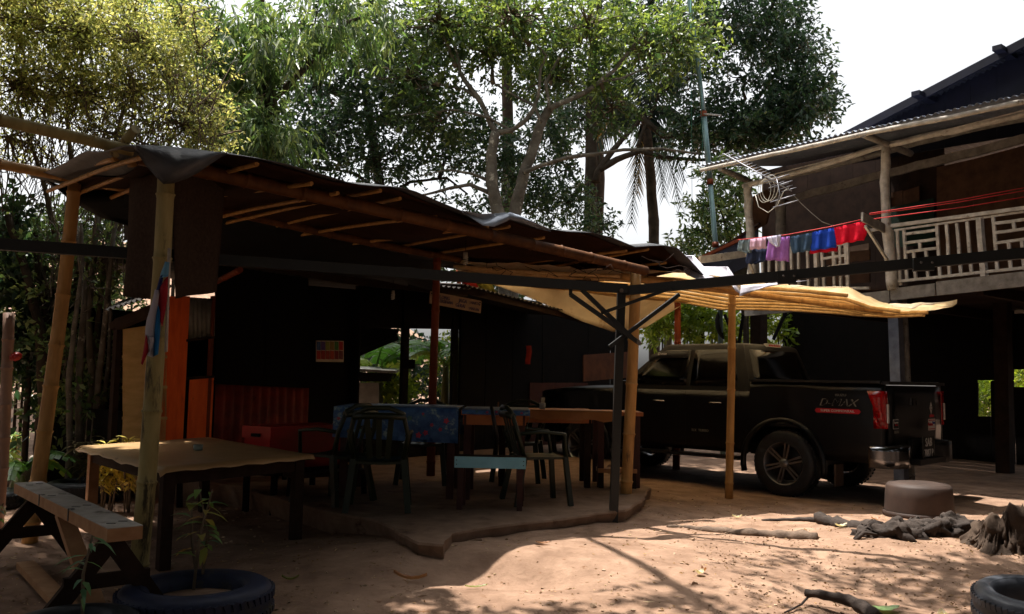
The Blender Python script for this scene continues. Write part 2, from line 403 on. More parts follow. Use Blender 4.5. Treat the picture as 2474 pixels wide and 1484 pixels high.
litter('leaf_crumbs', 6500, .019, .008, leafmat('leaf_crumb_brown', [(0, '5e4632'), (1, 'a08260')], transl=.05, rough=.9, spec=.1), (1.4, 5.6, 4.4, 7.4), 8)
litter('small_twigs', 1800, .045, .004, M_lit, (-3.6, 5.6, 4.4, 9.0), 6)
mb = MB()
for i in range(900):
    x = random.uniform(-3, 5.5); y = 4.5 + 4.5 * random.random() ** 1.3; r = random.uniform(.003, .010) * (1.6 if random.random() < .1 else 1)
    if -2 < x < .9 and y > 5.6: continue
    mb.box((x, y, gh(x, y) + r * .3), (r * 2, r * 1.5, r), Matrix.Rotation(random.uniform(0, 3), 3, 'Z') @ Matrix.Rotation(random.uniform(-.4, .4), 3, 'X'), jit=r * .35)
tag(mb.build('pebbles', mat('pale_pebble', 'b59c82', '8a705a', scale=20, rough=.9), org=Vector((0, 0, 0))), kind='stuff')

# ------------------------------------------------------------------ trees
L_dark = leafmat('leaf_dark_glossy', [(0, '1b2a20'), (.5, '2e4a34'), (1, '607648')], transl=.38, rough=.36)
L_mid = leafmat('leaf_mango', [(0, '313f28'), (.5, '4f6a3c'), (1, '949e66')], transl=.42, rough=.42)
L_yel = leafmat('leaf_yellow_green', [(0, '56623a'), (.45, '868e52'), (1, 'c8c084')], transl=.45, rough=.5)
L_bright = leafmat('leaf_fresh_green', [(0, '3c5417'), (.5, '6d8425'), (1, 'a3ad3e')], transl=.5, rough=.4)
L_ban = leafmat('leaf_banana', [(0, '3f6a2a'), (.5, '5f8a36'), (1, '9aa84a')], transl=.45, rough=.35)
L_dry = leafmat('leaf_dry', [(0, '7c6742'), (1, 'b9a06a')], transl=.3, rough=.7)

def W3(pts, Y): return [P(p[0], p[1], Y + (p[2] if len(p) > 2 else 0)) for p in pts]
# 1. pale-barked tree with two trunks, behind the shelter
t = thing('twin_trunk_tree', 'tree with two pale mottled trunks rising behind the middle of the dark tarp', 'tree', G(1225, 1090, 0) * 0 + Vector((0, 15, gh(0, 15))))
mb = MB(); pole(mb, [Vector((-.1, 15, -.3))] + W3([(1222, 800), (1215, 560), (1200, 500), (1188, 440), (1186, 369), (1197, 322)], 15), .14, .09, .07, 9); mb.build('trunk', M_bark, t)
mb = MB(); pole(mb, [Vector((.15, 15.3, -.3))] + W3([(1235, 800), (1238, 560), (1246, 500), (1266, 418), (1290, 352), (1307, 296), (1328, 262)], 15.3), .14, .08, .07, 9); mb.build('trunk', M_bark, t)
LIMB = [([(1197, 322), (1186, 300), (1159, 241), (1130, 205), (1112, 175), (1105, 130), (1085, 80)], .085, .03), ([(1159, 241), (1120, 215), (1060, 205), (1010, 215), (960, 230)], .05, .015),
        ([(1197, 322), (1235, 315), (1264, 296), (1290, 262), (1299, 230), (1307, 163), (1319, 134), (1300, 115), (1260, 90)], .075, .02), ([(1328, 262), (1370, 243), (1408, 226), (1450, 197), (1486, 167), (1524, 117), (1560, 80), (1600, 40)], .085, .025),
        ([(1264, 418), (1310, 398), (1369, 381), (1430, 374), (1505, 362), (1600, 360), (1690, 372)], .07, .03), ([(1186, 467), (1136, 447), (1090, 455), (1030, 470), (960, 478)], .07, .02),
        ([(1188, 440), (1140, 420), (1080, 410), (1020, 425)], .05, .012), ([(1307, 296), (1290, 255), (1230, 225), (1190, 200), (1160, 185)], .05, .012), ([(1240, 320), (1180, 285), (1100, 265), (1040, 270), (970, 280)], .045, .012),
        ([(1328, 262), (1318, 200), (1350, 140), (1380, 90), (1400, 30)], .06, .015), ([(1450, 197), (1500, 190), (1560, 165), (1620, 150)], .04, .012)]
LIMB = [(pl, a * .68, b * .7) for pl, a, b in LIMB]
mb = MB()
for k, (pl, a, b) in enumerate(LIMB): pole(mb, W3([(x, y, .35 * math.sin(k * 2.1) * i / len(pl)) for i, (x, y) in enumerate(pl)], 15.1), a, b, .14, 7, 3)
mb.build('limb', M_bark, t)
B = [(1060, 60, 15.2, 150, 70, 1.2, 180), (1240, 40, 14.6, 150, 60, 1.2, 201), (1420, 60, 15.2, 140, 80, 1.3, 158), (1000, 190, 15.5, 110, 90, 1.0, 148), (1180, 130, 15.8, 130, 60, 1.0, 127),
     (1560, 120, 15.3, 120, 80, 1.2, 106), (1350, 180, 15.8, 120, 60, 1.0, 127), (1050, 300, 15.6, 90, 70, .9, 95), (1640, 90, 15.4, 90, 80, 1.0, 127), (1480, 260, 15.8, 80, 60, .8, 73)]
c, d, tn, TW = crown_pts(B, np.random.default_rng(11), k=13, twig=.34)
mb = MB(); branchlets(mb, TW, np.random.default_rng(12), .30, .013, [P(1100, 160, 15.1), P(1280, 110, 15.1), P(1400, 100, 15.1), P(1060, 205, 15.1), P(1190, 200, 15.1), P(1524, 117, 15.1), P(1330, 200, 15.1), P(1060, 270, 15.1), P(1560, 100, 15.1), P(1450, 197, 15.1)]); 
tag(mb.build('branches', M_twig, t), kind='stuff')
tn = np.clip(tn * .7 + np.clip((c[:, 2] - 5.2) / 3.0, 0, 1) * .35, 0, 1)  # sunlit crown top put into the tint: leaves lighten with height
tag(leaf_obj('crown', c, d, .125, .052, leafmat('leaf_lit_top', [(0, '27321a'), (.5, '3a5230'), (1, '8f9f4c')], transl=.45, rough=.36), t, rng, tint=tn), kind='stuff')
# 2. dark straight trunk with a big crown reaching over to the right
t = thing('tall_dark_tree', 'tall tree with straight dark trunk and glossy crown spreading to the open sky', 'tree', (1.9, 20, gh(1.9, 20)))
mb = MB(); pole(mb, [Vector((1.85, 20, -.4))] + W3([(1422, 800), (1425, 540), (1427, 389), (1427, 272), (1431, 156), (1440, 60), (1445, -60)], 20), .17, .12, .05, 9); mb.build('trunk', M_barkd, t)
mb = MB()
for pl, a, b in (([(1439, 440), (1446, 410), (1470, 378), (1501, 338), (1536, 303), (1560, 270)], .1, .04), ([(1446, 412), (1490, 385), (1545, 365), (1600, 380), (1690, 388), (1760, 380)], .09, .03),
                 ([(1540, 355), (1552, 320), (1580, 260), (1600, 200)], .06, .03), ([(1740, 330), (1790, 290), (1840, 225), (1880, 170), (1900, 120)], .07, .03), ([(1440, 180), (1500, 240), (1600, 330), (1740, 330)], .09, .06),
                 ([(1440, 120), (1560, 90), (1700, 70), (1850, 60)], .08, .04), ([(1790, 290), (1850, 300), (1930, 270)], .05, .02), ([(1427, 250), (1380, 200), (1340, 180)], .06, .03)):
    pole(mb, W3(pl, 19.8), a, b, .1, 6, 3)
mb.build('limb', M_barkd, t)
B = [(1720, 60, 18.5, 110, 90, 1.6, 255), (1850, 50, 18.5, 90, 70, 1.4, 202), (1900, 130, 18.4, 80, 70, 1.3, 178), (1800, 190, 18.6, 80, 60, 1.2, 85), (1940, 230, 18.4, 62, 55, 1.1, 147), (1985, 262, 18.4, 42, 32, .8, 53),
     (1890, 290, 18.6, 70, 45, 1.1, 116), (1780, 330, 18.8, 90, 45, 1.2, 147), (1700, 280, 18.8, 70, 60, 1.1, 92), (1640, 200, 19.2, 70, 80, 1.1, 99), (1840, 345, 18.8, 70, 24, .9, 68), (1920, 330, 18.5, 48, 18, .6, 22),
     (1790, 300, 18.6, 90, 40, 1.0, 118), (1700, 350, 18.8, 80, 30, .8, 64), (1900, 250, 18.4, 70, 60, 1, 96), (1960, 120, 18.4, 28, 50, .6, 24), (1560, 40, 19.5, 110, 70, 1.5, 147), (1380, 290, 20.5, 70, 90, 1.3, 107), (1500, 130, 20.5, 100, 90, 1.5, 116), (1640, 330, 19.4, 50, 36, .8, 45), (1300, 160, 20.5, 90, 110, 1.5, 116)]
c, d, tn, TW = crown_pts(B, np.random.default_rng(21), k=12, twig=.36)
mb = MB(); branchlets(mb, TW, np.random.default_rng(22), .10, .013, [P(1700, 70, 19.8), P(1850, 60, 19.8), P(1880, 150, 19.8), P(1790, 250, 19.8), P(1900, 285, 19.8), None, P(1850, 300, 19.8), P(1740, 335, 19.8), P(1690, 330, 19.8), P(1590, 230, 19.8), P(1800, 375, 19.8)] + [None] * 7)
tag(mb.build('branches', M_barkd, t), kind='stuff')
tag(leaf_obj('crown', c, d, .135, .055, L_dark, t, rng, tint=tn * .85), kind='stuff')
# 3. coconut palm
t = thing('coconut_palm', 'slim coconut palm with drooping fronds against the white sky', 'palm', (3.3, 20.5, gh(3.3, 20.5)))
mb = MB(); pole(mb, [Vector((3.5, 20.5, -1))] + W3([(1580, 800), (1579, 550), (1571, 428), (1563, 330), (1558, 290)], 20.5), .15, .11, .05, 9, 8); mb.build('trunk', M_barkd, t)
c0 = P(1557, 285, 20.5)
FR = [(1524, 545, .5), (1645, 505, 1.0), (1605, 480, .3), (1655, 440, .2), (1440, 330, 1), (1390, 300, .2), (1345, 255, .1), (1660, 300, .4), (1640, 190, .2), (1490, 160, .1), (1540, 470, .6), (1420, 390, -.4), (1580, 130, 0)]
rf = np.random.default_rng(31)
for (u, v, dy) in FR:
    e = P(u, v, 20.5 + dy); mid = c0.lerp(e, .5) + Vector((0, 0, .22 * (e - c0).length + .5)); mbf = MB(); pts = []
    for i in range(15):
        f = i / 14; pts.append(c0 * (1 - f) ** 2 + mid * 2 * f * (1 - f) + e * f * f)
    mbf.tube(pts, [.03 * (1 - .8 * i / 14) for i in range(15)], 4)
    for i in range(2, 15):
        dr = (pts[min(14, i + 1)] - pts[i - 1]).normalized(); sd = dr.cross(Vector((.3, -1, .2))).normalized()
        for q in (0, .33, .66):
            p = pts[i - 1].lerp(pts[i], q)
            for sgn in (-1, 1):
                ll = .62 * math.sin(math.pi * (.12 + .8 * i / 15)) + .12
                dd = (sd * sgn * .55 + dr * .35 + Vector((0, 0, -.85)) + Vector(rf.normal(size=3)) * .06).normalized()
                wv = dr * .030; tip = p + dd * ll
                mbf.add([p - wv, p + wv, tip], [(0, 1, 2)])
    mbf.build('frond', L_dark if rf.uniform() < .75 else L_dry, t)
# 4. mango-like tree upper left centre
t = thing('drooping_leaf_tree', 'tree with long drooping sunlit leaves between yellow bush and pale trunks', 'tree', (-3.4, 13, gh(-3.4, 13)))
mb = MB(); pole(mb, [Vector((-3.4, 13, -.3))] + W3([(700, 800), (690, 520), (660, 300), (640, 150)], 13), .16, .09, .08, 8)
mb.build('trunk', M_barkd, t)
mb = MB()
for pl, a, b in (([(665, 330), (600, 220), (520, 120), (440, 20), (380, -40)], .08, .04), ([(650, 250), (740, 160), (830, 60)], .07, .03), ([(680, 430), (600, 400), (520, 380)], .05, .02)): pole(mb, W3(pl, 13), a, b, .1, 6, 3)
mb.build('limb', M_barkd, t)
B = [(520, 70, 12.6, 120, 70, 1.2, 107), (640, 120, 12.6, 120, 90, 1.2, 133), (760, 60, 13, 120, 80, 1.2, 123), (560, 240, 12.8, 110, 80, 1.0, 97), (640, 330, 12.4, 100, 60, .9, 112), (560, 300, 12.2, 70, 60, .8, 51), (880, 40, 13.2, 90, 60, 1, 66), (500, 190, 12.8, 80, 80, 1, 60), (420, 30, 12.8, 90, 50, 1, 55)]
c, d, tn, TW = crown_pts(B, np.random.default_rng(41), k=15, twig=.30, down=.55, up=.1)
mb = MB(); branchlets(mb, TW, np.random.default_rng(42), .08, .01, [P(520, 120, 13), P(650, 220, 13), P(740, 160, 13), P(600, 230, 13), P(680, 400, 13), P(600, 400, 13), P(830, 60, 13), P(560, 180, 13), P(440, 20, 13)])
tag(mb.build('branches', M_barkd, t), kind='stuff')
tag(leaf_obj('crown', c, d, .16, .036, L_mid, t, rng, tint=tn, droop=.3), kind='stuff')
# 5. dark leafy tree behind the tarp, left of the pale trunks
t = thing('dense_dark_tree', 'dense dark-leaved tree behind the tarp left of the pale trunks', 'tree', (-2.6, 17.5, gh(-2.6, 17.5)))
mb = MB(); pole(mb, [Vector((-2.6, 17.5, -.3))] + W3([(930, 800), (925, 500), (900, 330), (880, 200)], 17.5), .15, .08, .08, 7); mb.build('trunk', M_barkd, t)
mb = MB()
for pl, a, b in (([(905, 350), (840, 250), (760, 180)], .06, .03), ([(900, 320), (960, 240), (1010, 150)], .06, .03), ([(925, 480), (990, 440), (1080, 430), (1130, 470)], .04, .02), ([(920, 470), (860, 420), (760, 400)], .05, .02)): pole(mb, W3(pl, 17.5), a, b, .1, 6, 3)
mb.build('limb', M_barkd, t)
B = [(760, 200, 16.5, 110, 80, 1.5, 206), (900, 150, 16.8, 120, 90, 1.6, 226), (800, 320, 16.5, 110, 60, 1.3, 192), (950, 280, 16.8, 110, 80, 1.4, 206), (720, 380, 16.5, 80, 40, 1, 81), (900, 400, 17, 110, 45, 1.2, 136), (1080, 380, 17.5, 80, 50, 1, 88), (1020, 120, 17.2, 80, 80, 1.2, 95),
     (1220, 380, 18.2, 60, 70, 1, 102), (1160, 340, 18.2, 60, 60, 1, 76), (1330, 300, 18.4, 60, 70, 1, 93), (1250, 460, 18.2, 60, 50, 1, 68), (1120, 300, 17.8, 70, 60, 1, 68), (1370, 490, 18.5, 60, 50, 1, 102), (1300, 480, 18.5, 60, 60, 1, 74), (1130, 500, 18.5, 60, 30, 1, 39), (1440, 560, 18, 40, 26, .8, 39), (1330, 340, 18.5, 60, 60, 1, 47), (700, 450, 16.5, 100, 30, 1, 39), (840, 20, 17, 130, 60, 1.3, 150), (1350, 420, 18.5, 40, 40, .8, 39)]
c, d, tn, TW = crown_pts(B, np.random.default_rng(51), k=12, twig=.36)
mb = MB(); branchlets(mb, TW, np.random.default_rng(52), .07, .012, [P(780, 200, 17.5), P(940, 270, 17.5), P(850, 260, 17.5), P(930, 300, 17.5), P(800, 410, 17.5), P(920, 470, 17.5), P(1060, 430, 17.5), P(1000, 170, 17.5)] + [None] * 9)
tag(mb.build('branches', M_barkd, t), kind='stuff')
tag(leaf_obj('crown', c, d, .125, .05, L_dark, t, rng, tint=tn), kind='stuff')
# 6. yellow-leaved bushy tree top left: many thin bare stems
def stemtree(name, label, loc, stems, blobs, m, leafL, leafW, seed, k=11, sm=M_twig, group=None, bran=.25, twigs=None):
    t = thing(name, label, 'tree', loc, group); r = np.random.default_rng(seed)
    for i, (pl, a, b, Y) in enumerate(stems):
        mb = MB(); base = P(pl[0][0], pl[0][1], Y); g = Vector((base.x, base.y, gh(base.x, base.y) - .1))
        pole(mb, [g] + W3(pl, Y), a, b, .12, 7, 4); mb.build('trunk', sm, t)
    c, d, tn, TW = crown_pts(blobs, r, k=k, twig=.26)
    mb = MB(); branchlets(mb, TW, r, bran, .008, None)
    if twigs:
        for (u0, v0, u1, v1, Y, n) in twigs:
            for _ in range(n):
                a = P(r.uniform(u0, u1), r.uniform(v0, v1), Y + r.uniform(-.5, .5)); ln = r.uniform(.3, .9); dr = Vector((r.normal() * .45, r.normal() * .3, 1 + r.normal() * .45)).normalized()
                m1 = a + dr * ln * .5 + Vector(r.normal(size=3)) * .04; mb.tube([a, m1, a + dr * ln + Vector(r.normal(size=3)) * .08], [.007, .006, .003], 3, cap=False)
    tag(mb.build('branches', sm, t), kind='stuff')
    tag(leaf_obj('crown', c, d, leafL, leafW, m, t, rng, tint=tn), kind='stuff'); return t
stemtree('yellow_bush_tree', 'feathery yellow-green tree filling the top left above the bare bamboo poles', (-5.2, 10, gh(-5.2, 10)),
         [([(150, 900), (150, 640), (100, 420), (40, 250)], .05, .02, 10), ([(175, 900), (185, 650), (175, 430), (160, 240)], .05, .02, 10.2), ([(200, 900), (215, 640), (260, 430), (300, 250)], .05, .02, 10), ([(225, 900), (250, 640), (330, 460), (420, 330)], .045, .015, 10)],
         [(40, 50, 9.5, 120, 90, 1.1, 420), (200, 80, 9.6, 130, 100, 1.1, 451), (340, 110, 9.7, 90, 80, 1.0, 262), (60, 200, 9.6, 110, 80, 1, 273), (200, 230, 9.8, 120, 80, .9, 252), (330, 220, 9.8, 90, 70, .9, 178), (440, 300, 9.8, 70, 50, .7, 94), (400, 190, 9.9, 50, 60, .7, 73), (100, -20, 9.4, 200, 60, 1, 252), (20, 330, 9.6, 80, 60, .6, 63), (300, 330, 9.8, 140, 50, .6, 84), (480, 340, 9.9, 40, 30, .5, 27), (330, 30, 9.9, 90, 40, .8, 94), (500, 250, 9.9, 40, 50, .5, 30), (520, 330, 9.9, 60, 40, .5, 36), (480, 120, 10, 50, 70, .6, 50), (440, 40, 10, 60, 50, .6, 50)],
         L_yel, .056, .023, 61, k=13, bran=.3, twigs=[(0, 250, 520, 420, 9.7, 260), (0, 380, 300, 560, 9.8, 160)])
# 7. slender stems left of the hut
stemtree('slender_stem_tree', 'clump of thin upright grey stems left of the cream plywood wall', (-4.4, 8.9, gh(-4.4, 8.9)),
         [([(190, 1060), (192, 900), (205, 700), (180, 520), (150, 430)], .045, .02, 9.0), ([(215, 1070), (222, 900), (212, 760), (232, 560), (240, 480)], .05, .025, 9.2), ([(225, 1070), (240, 900), (262, 700), (275, 560), (290, 500)], .04, .02, 9.1),
          ([(240, 1040), (262, 880), (268, 760), (255, 600)], .03, .015, 9.3), ([(170, 1080), (166, 930), (178, 800), (200, 640), (195, 540)], .04, .018, 8.9)],
         [(180, 860, 9.4, 60, 90, .5, 80), (120, 700, 9.6, 80, 120, .6, 100), (250, 620, 9.4, 60, 80, .4, 50), (200, 990, 9.3, 60, 60, .4, 70)], L_mid, .08, .04, 71, k=8, sm=M_bark, bran=.3, twigs=[(100, 520, 300, 760, 9.2, 60)])
stemtree('left_edge_tree', 'dark trunks with broad leaves behind the leftmost bamboo post', (-5.2, 9.6, gh(-5.2, 9.6)),
         [([(100, 1080), (108, 960), (98, 800), (60, 640), (20, 520)], .09, .04, 9.4), ([(118, 1080), (125, 940), (118, 800), (95, 660), (85, 560)], .07, .03, 9.6), ([(60, 1080), (72, 880), (88, 740), (110, 640)], .04, .02, 9.7)],
         [(40, 700, 9.8, 60, 90, .5, 130), (100, 820, 9.9, 60, 90, .5, 120), (50, 860, 9.9, 60, 60, .5, 90), (30, 560, 9.8, 60, 60, .5, 60), (140, 1000, 10, 50, 60, .5, 60)], L_dark, .11, .06, 72, k=9, sm=M_barkd, bran=.3)
# 8. small feathery tree right of the mast, shrubs behind the truck, hillside and hedge masses
stemtree('small_feathery_tree', 'small thin-leaved tree beside the mast left of the wooden house', (5.4, 17, gh(5.4, 17)),
         [([(1800, 800), (1790, 700), (1770, 600), (1745, 520), (1725, 470)], .05, .02, 17), ([(1805, 640), (1790, 560), (1780, 480)], .03, .015, 17)],
         [(1745, 420, 17, 60, 30, .7, 50), (1700, 500, 17, 55, 26, .7, 46), (1760, 540, 17, 50, 30, .6, 50), (1780, 470, 17, 40, 40, .6, 44), (1690, 560, 17, 50, 20, .6, 26), (1720, 590, 17, 50, 24, .6, 30), (1650, 600, 17, 40, 20, .5, 20)], L_mid, .15, .045, 81, k=12, sm=M_barkd, bran=.35)
def shrub(label, blobs, m, L, W, seed, k=10, group=None, name='shrub'):
    Y = blobs[0][2]; p = P(blobs[0][0], 900, Y)
    t = thing(name, label, 'shrub', (p.x, p.y, gh(p.x, p.y)), group); r = np.random.default_rng(seed)
    c, d, tn, TW = crown_pts(blobs, r, k=k, twig=.3); mb = MB()
    for (cc, pp) in TW:
        g = Vector((cc[0], cc[1], gh(cc[0], cc[1]) - .05)); mb.tube([g, Vector(cc)], [.03, .015], 5)
    branchlets(mb, TW, r, .12, .01); tag(mb.build('stems', M_barkd, t), kind='stuff')
    tag(leaf_obj('foliage', c, d, L, W, m, t, rng, tint=tn), kind='stuff')
shrub('bright shrub behind the cab roof under the cream awning', [(1600, 780, 18, 50, 50, .8, 120), (1660, 760, 18, 50, 60, .8, 150), (1720, 790, 18, 50, 50, .8, 90)], L_bright, .15, .05, 91)
shrub('backlit shrub between the house posts right of the mast', [(1790, 800, 18.5, 50, 40, .8, 70), (1850, 770, 18.5, 50, 50, .8, 80), (1880, 810, 18, 40, 30, .8, 50)], L_bright, .15, .05, 92)
shrub('leafy bush seen through the far right gap under the house', [(2375, 960, 19, 50, 60, .8, 160), (2470, 890, 19, 50, 70, .8, 160), (2290, 960, 19, 40, 50, .8, 60)], L_bright, .13, .05, 93)
shrub('low bush with fresh leaves seen through the serving opening', [(940, 950, 15.0, 40, 35, .5, 130), (1090, 880, 17, 60, 60, .6, 130)], L_bright, .10, .045, 94)
shrub('dark thicket behind the serving opening', [(960, 880, 19, 120, 70, 1, 260), (1080, 960, 18.5, 80, 60, 1, 160), (1180, 760, 19, 120, 60, 1, 120)], L_dark, .16, .06, 95)
shrub('hillside thicket behind the left stems', [(60, 640, 15, 110, 90, 1, 260), (220, 740, 15, 110, 110, 1, 300), (60, 860, 14.5, 110, 80, 1, 240), (260, 900, 14, 70, 110, .8, 200), (180, 560, 16, 160, 70, 1, 220), (330, 520, 16, 80, 60, 1, 100), (430, 420, 16, 90, 60, 1, 110)], L_mid, .12, .05, 96)
shrub('thicket rising behind the stall roof under the trees', [(620, 560, 19, 160, 60, 1.2, 160), (900, 600, 19, 200, 60, 1.2, 160), (1150, 620, 20, 160, 50, 1.2, 160), (430, 500, 18, 120, 70, 1.2, 180), (1620, 650, 21, 90, 40, 1, 60)], L_dark, .17, .07, 97)
# shading tree that overhangs the yard, and trees added out of view to cut sky light
def yard_tree(label, x, y, h, rad, blobs, m, seed, name='shade_tree', cat='tree', L=.17):
    t = thing(name, label, cat, (x, y, gh(x, y)), 'shade trees round the yard'); r = np.random.default_rng(seed)
    mb = MB(); pole(mb, [(x, y, -.2), (x + .2, y, h * .4), (x, y + .2, h * .75)], rad, rad * .6, .07, 8); mb.build('trunk', M_barkd, t)
    C = []; Dd = []; T = []; mb = MB()
    for (bx, by, bz, rx, ry, rz, n_) in blobs:
        q = r.normal(size=(n_, 3)); q /= np.linalg.norm(q, axis=1, keepdims=True); q *= r.uniform(0, 1, (n_, 1)) ** .5
        p = np.array([bx, by, bz]) + q * np.array([rx, ry, rz])
        td = q + r.normal(size=(n_, 3)) * .5; f = r.uniform(0, 1, (n_, 9, 1))
        C.append((p[:, None, :] + td[:, None, :] * f * .4 + r.normal(size=(n_, 9, 3)) * .07).reshape(-1, 3)); Dd.append((td[:, None, :] * .5 + r.normal(size=(n_, 9, 3)) * .6).reshape(-1, 3))
        a = Vector((x, y + .2, h * .72)); b = Vector((bx, by, bz)); mb.tube([a, a.lerp(b, .5) + Vector((0, 0, .3)), b], [rad * .25, rad * .12, .01], 6)
        for s in p[::9]: mb.tube([b, Vector(s)], [.008, .004], 4, cap=False)
    C = np.concatenate(C); Dd = np.concatenate(Dd); mb.build('limb', M_barkd, t)
    tag(leaf_obj('crown', C, Dd, L, L * .42, m, t, r), kind='stuff')
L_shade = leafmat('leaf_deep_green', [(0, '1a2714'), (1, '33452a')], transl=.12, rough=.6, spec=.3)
def up(gx, gy, z):      # where a leaf clump at height z hangs to shade the ground point
    return (gx + SD.x / SD.z * z, gy + SD.y / SD.z * z, z)
SPOTS = [(2.1, 5.9, 6.0, .45, .28, .3, 16), (2.7, 5.4, 6.2, .6, .3, .3, 26), (3.2, 5.9, 6.3, .7, .35, .3, 36), (3.9, 6.2, 6.4, .7, .4, .3, 40), (2.4, 4.9, 6.0, .6, .3, .3, 22), (3.3, 5.0, 6.2, .8, .35, .3, 44), (4.2, 5.3, 6.4, .8, .5, .3, 60),
         (.9, 4.9, 5.8, .5, .22, .25, 16), (1.7, 4.7, 5.9, .45, .22, .25, 18), (.1, 4.6, 5.8, .5, .2, .2, 18), (3.6, 6.0, 6.4, .7, .3, .3, 40), (2.9, 4.6, 6.2, .9, .3, .3, 50), (3.9, 4.6, 6.3, .9, .4, .3, 60), (-.7, 4.55, 5.9, .6, .25, .2, 40), (-1.6, 4.6, 5.9, .6, .3, .2, 50), (-.2, 4.4, 5.9, .5, .25, .2, 30), (5.3, 6.4, 6.8, .9, .7, .5, 70), (4.9, 4.4, 6.6, 1.0, .7, .5, 80)]
yard_tree('tree at the edge of the yard whose branches shade the foreground', 7.2, 3.2, 7.0, .2, [up(a, b, z) + (rx, ry, rz, n) for a, b, z, rx, ry, rz, n in SPOTS], L_dark, 201, L=.15)
t = bpy.data.objects[[o.name for o in bpy.data.objects if o.get('label', '').startswith('tree at the edge of the yard whose')][0]]
mb = MB(); pole(mb, [Vector(up(.55, 6.75, 6.3)), Vector(up(.85, 5.8, 6.2)), Vector(up(1.25, 4.7, 6.1)), Vector(up(2.0, 3.4, 6.0)), (5, 3.2, 6.0), (7.1, 3.3, 5.4)], .035, .07, .1, 6, 3); mb.build('limb', M_barkd, t)
def cover(label, x, y, h, boxes, seed, n=300, r=1.7):  # canopy added out of view to shade the yard and cut sky light
    rr = random.Random(seed); bl = []
    for (x0, x1, y0, y1, z0, z1) in boxes:
        xx = x0
        while xx < x1:
            yy = y0
            while yy < y1:
                bl.append((xx + rr.uniform(-.3, .3), yy + rr.uniform(-.3, .3), rr.uniform(z0, z1), r, r, .9, n)); yy += r * 1.25
            xx += r * 1.25
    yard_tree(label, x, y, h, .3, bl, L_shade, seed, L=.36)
cover('unseen tree canopy added above the picture to shade the left of the yard', -8.5, 5.5, 8.5, [(-6.6, -3.7, 4.6, 7.2, 7.3, 7.8), (-8, -3.6, 0.5, 4.4, 7.2, 7.8), (-9, -4.2, -2, 1.0, 7.6, 8.6)], 301)
cover('unseen tree canopy added behind the camera to block sky light', -2, -6, 9, [(-3.4, 3.5, -1, 3.9, 7.4, 8.2), (-6, 5, -7, -2, 6.5, 9)], 302)
cover('unseen tree canopy added right of the yard to block sky light', 9.5, -1, 9, [(4.0, 11, -3, 3.5, 7.6, 9.0), (7.4, 13, 4.5, 10.5, 8.8, 9.4)], 303)
for i, (x, y, h, lab) in enumerate(((-12, -4, 7, 'unseen leafy tree added left behind the camera'), (-3, -12, 8, 'unseen leafy tree added straight behind the camera'), (6, -11, 8, 'unseen leafy tree added right behind the camera'), (14, -3, 8, 'unseen leafy tree added at the far right of the yard'), (14, 7, 9, 'unseen leafy tree added beyond the house on the right'), (-14, 6, 8, 'unseen leafy tree added at the far left of the yard'))):  # trees added outside the view to darken the ambient light
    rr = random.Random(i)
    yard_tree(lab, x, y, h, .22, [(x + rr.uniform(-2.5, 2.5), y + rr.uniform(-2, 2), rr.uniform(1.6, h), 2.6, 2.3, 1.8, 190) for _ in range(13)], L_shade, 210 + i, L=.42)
for i, (x, y, lab) in enumerate(((-13, 19, 'tall tree added far left behind the yellow bushy tree, unseen crown blocks sky light'), (-6.7, 21, 'tall tree added behind the drooping-leaf tree, unseen crown blocks sky light'), (-.35, 22, 'tall tree added behind the pale trunks, unseen crown blocks sky light'), (2.12, 23, 'tall tree added behind the tall dark trunk, unseen crown blocks sky light'))):  # added trees whose crowns above the frame block sky light
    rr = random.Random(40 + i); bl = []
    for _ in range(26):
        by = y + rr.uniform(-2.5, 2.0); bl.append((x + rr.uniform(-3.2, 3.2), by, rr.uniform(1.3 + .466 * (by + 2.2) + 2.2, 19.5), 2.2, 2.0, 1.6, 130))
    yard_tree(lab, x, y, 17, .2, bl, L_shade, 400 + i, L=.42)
cover('unseen tree canopy added over the house side of the yard', 9.5, 6.5, 8.8, [(4.7, 7.2, 5.2, 10.2, 8.2, 8.8)], 305)
cover('unseen tree canopy added far left beyond the clump of stems', -12, 10, 8, [(-14, -8.5, 6, 14, 3.5, 8.5)], 306)
# ================================================================== dark tarp shelter on bamboo
M_tarp = mat('dark_tarpaulin', '515256', '3a3b3f', scale=4, rough=.5, bump=.6, bdist=.03, spec=.45, c3='5d5a55', s3=2.5, t3=.62, transl=.03)
M_tarpu = mat('brown_tarp_lining', '3c2417', '2a190e', scale=5, rough=.8, bump=.2, spec=.1, transl=.05)
M_net = mat('shade_net', '4b3d33', '3a2f28', scale=40, stretch=(1, 1, 1), rough=.95, bump=.4, bdist=.003, spec=.05, transl=.08)
M_bamd = mat('bamboo_brown', '67401f', '4b2c14', scale=5, stretch=(3, 3, .6), rough=.6, bump=.2, spec=.2)
M_steel = mat('dark_painted_steel', '1b1e1d', '131515', scale=14, rough=.5, bump=.1, spec=.45, c3='262b2c', s3=5, t3=.62)
M_steelg = mat('pale_worn_steel', '77706a', '5a544f', scale=14, rough=.5, bump=.15, spec=.5, metal=.4)
zB = Vector((-2.2, 5.3, 0)); 
pB = P(385, 1394, 5.32); pB.z = 0
dirS = Vector((3.27, 2.7, 0)).normalized(); nrmS = Vector((dirS.y, -dirS.x, 0))   # nrmS points to the camera side
fB = lambda u, v, off=0.0: PL(u, v, (-2.2, 5.3), dirS, off)          # front row plane
fA = lambda u, v, off=0.0: PL(u, v, (-3.6, 6.6), dirS, off)          # back row plane
sh = thing('tarp_shelter', 'open bamboo shelter roofed with a dark sagging tarp over the tables', 'shelter', (-1.2, 7.2, 0))
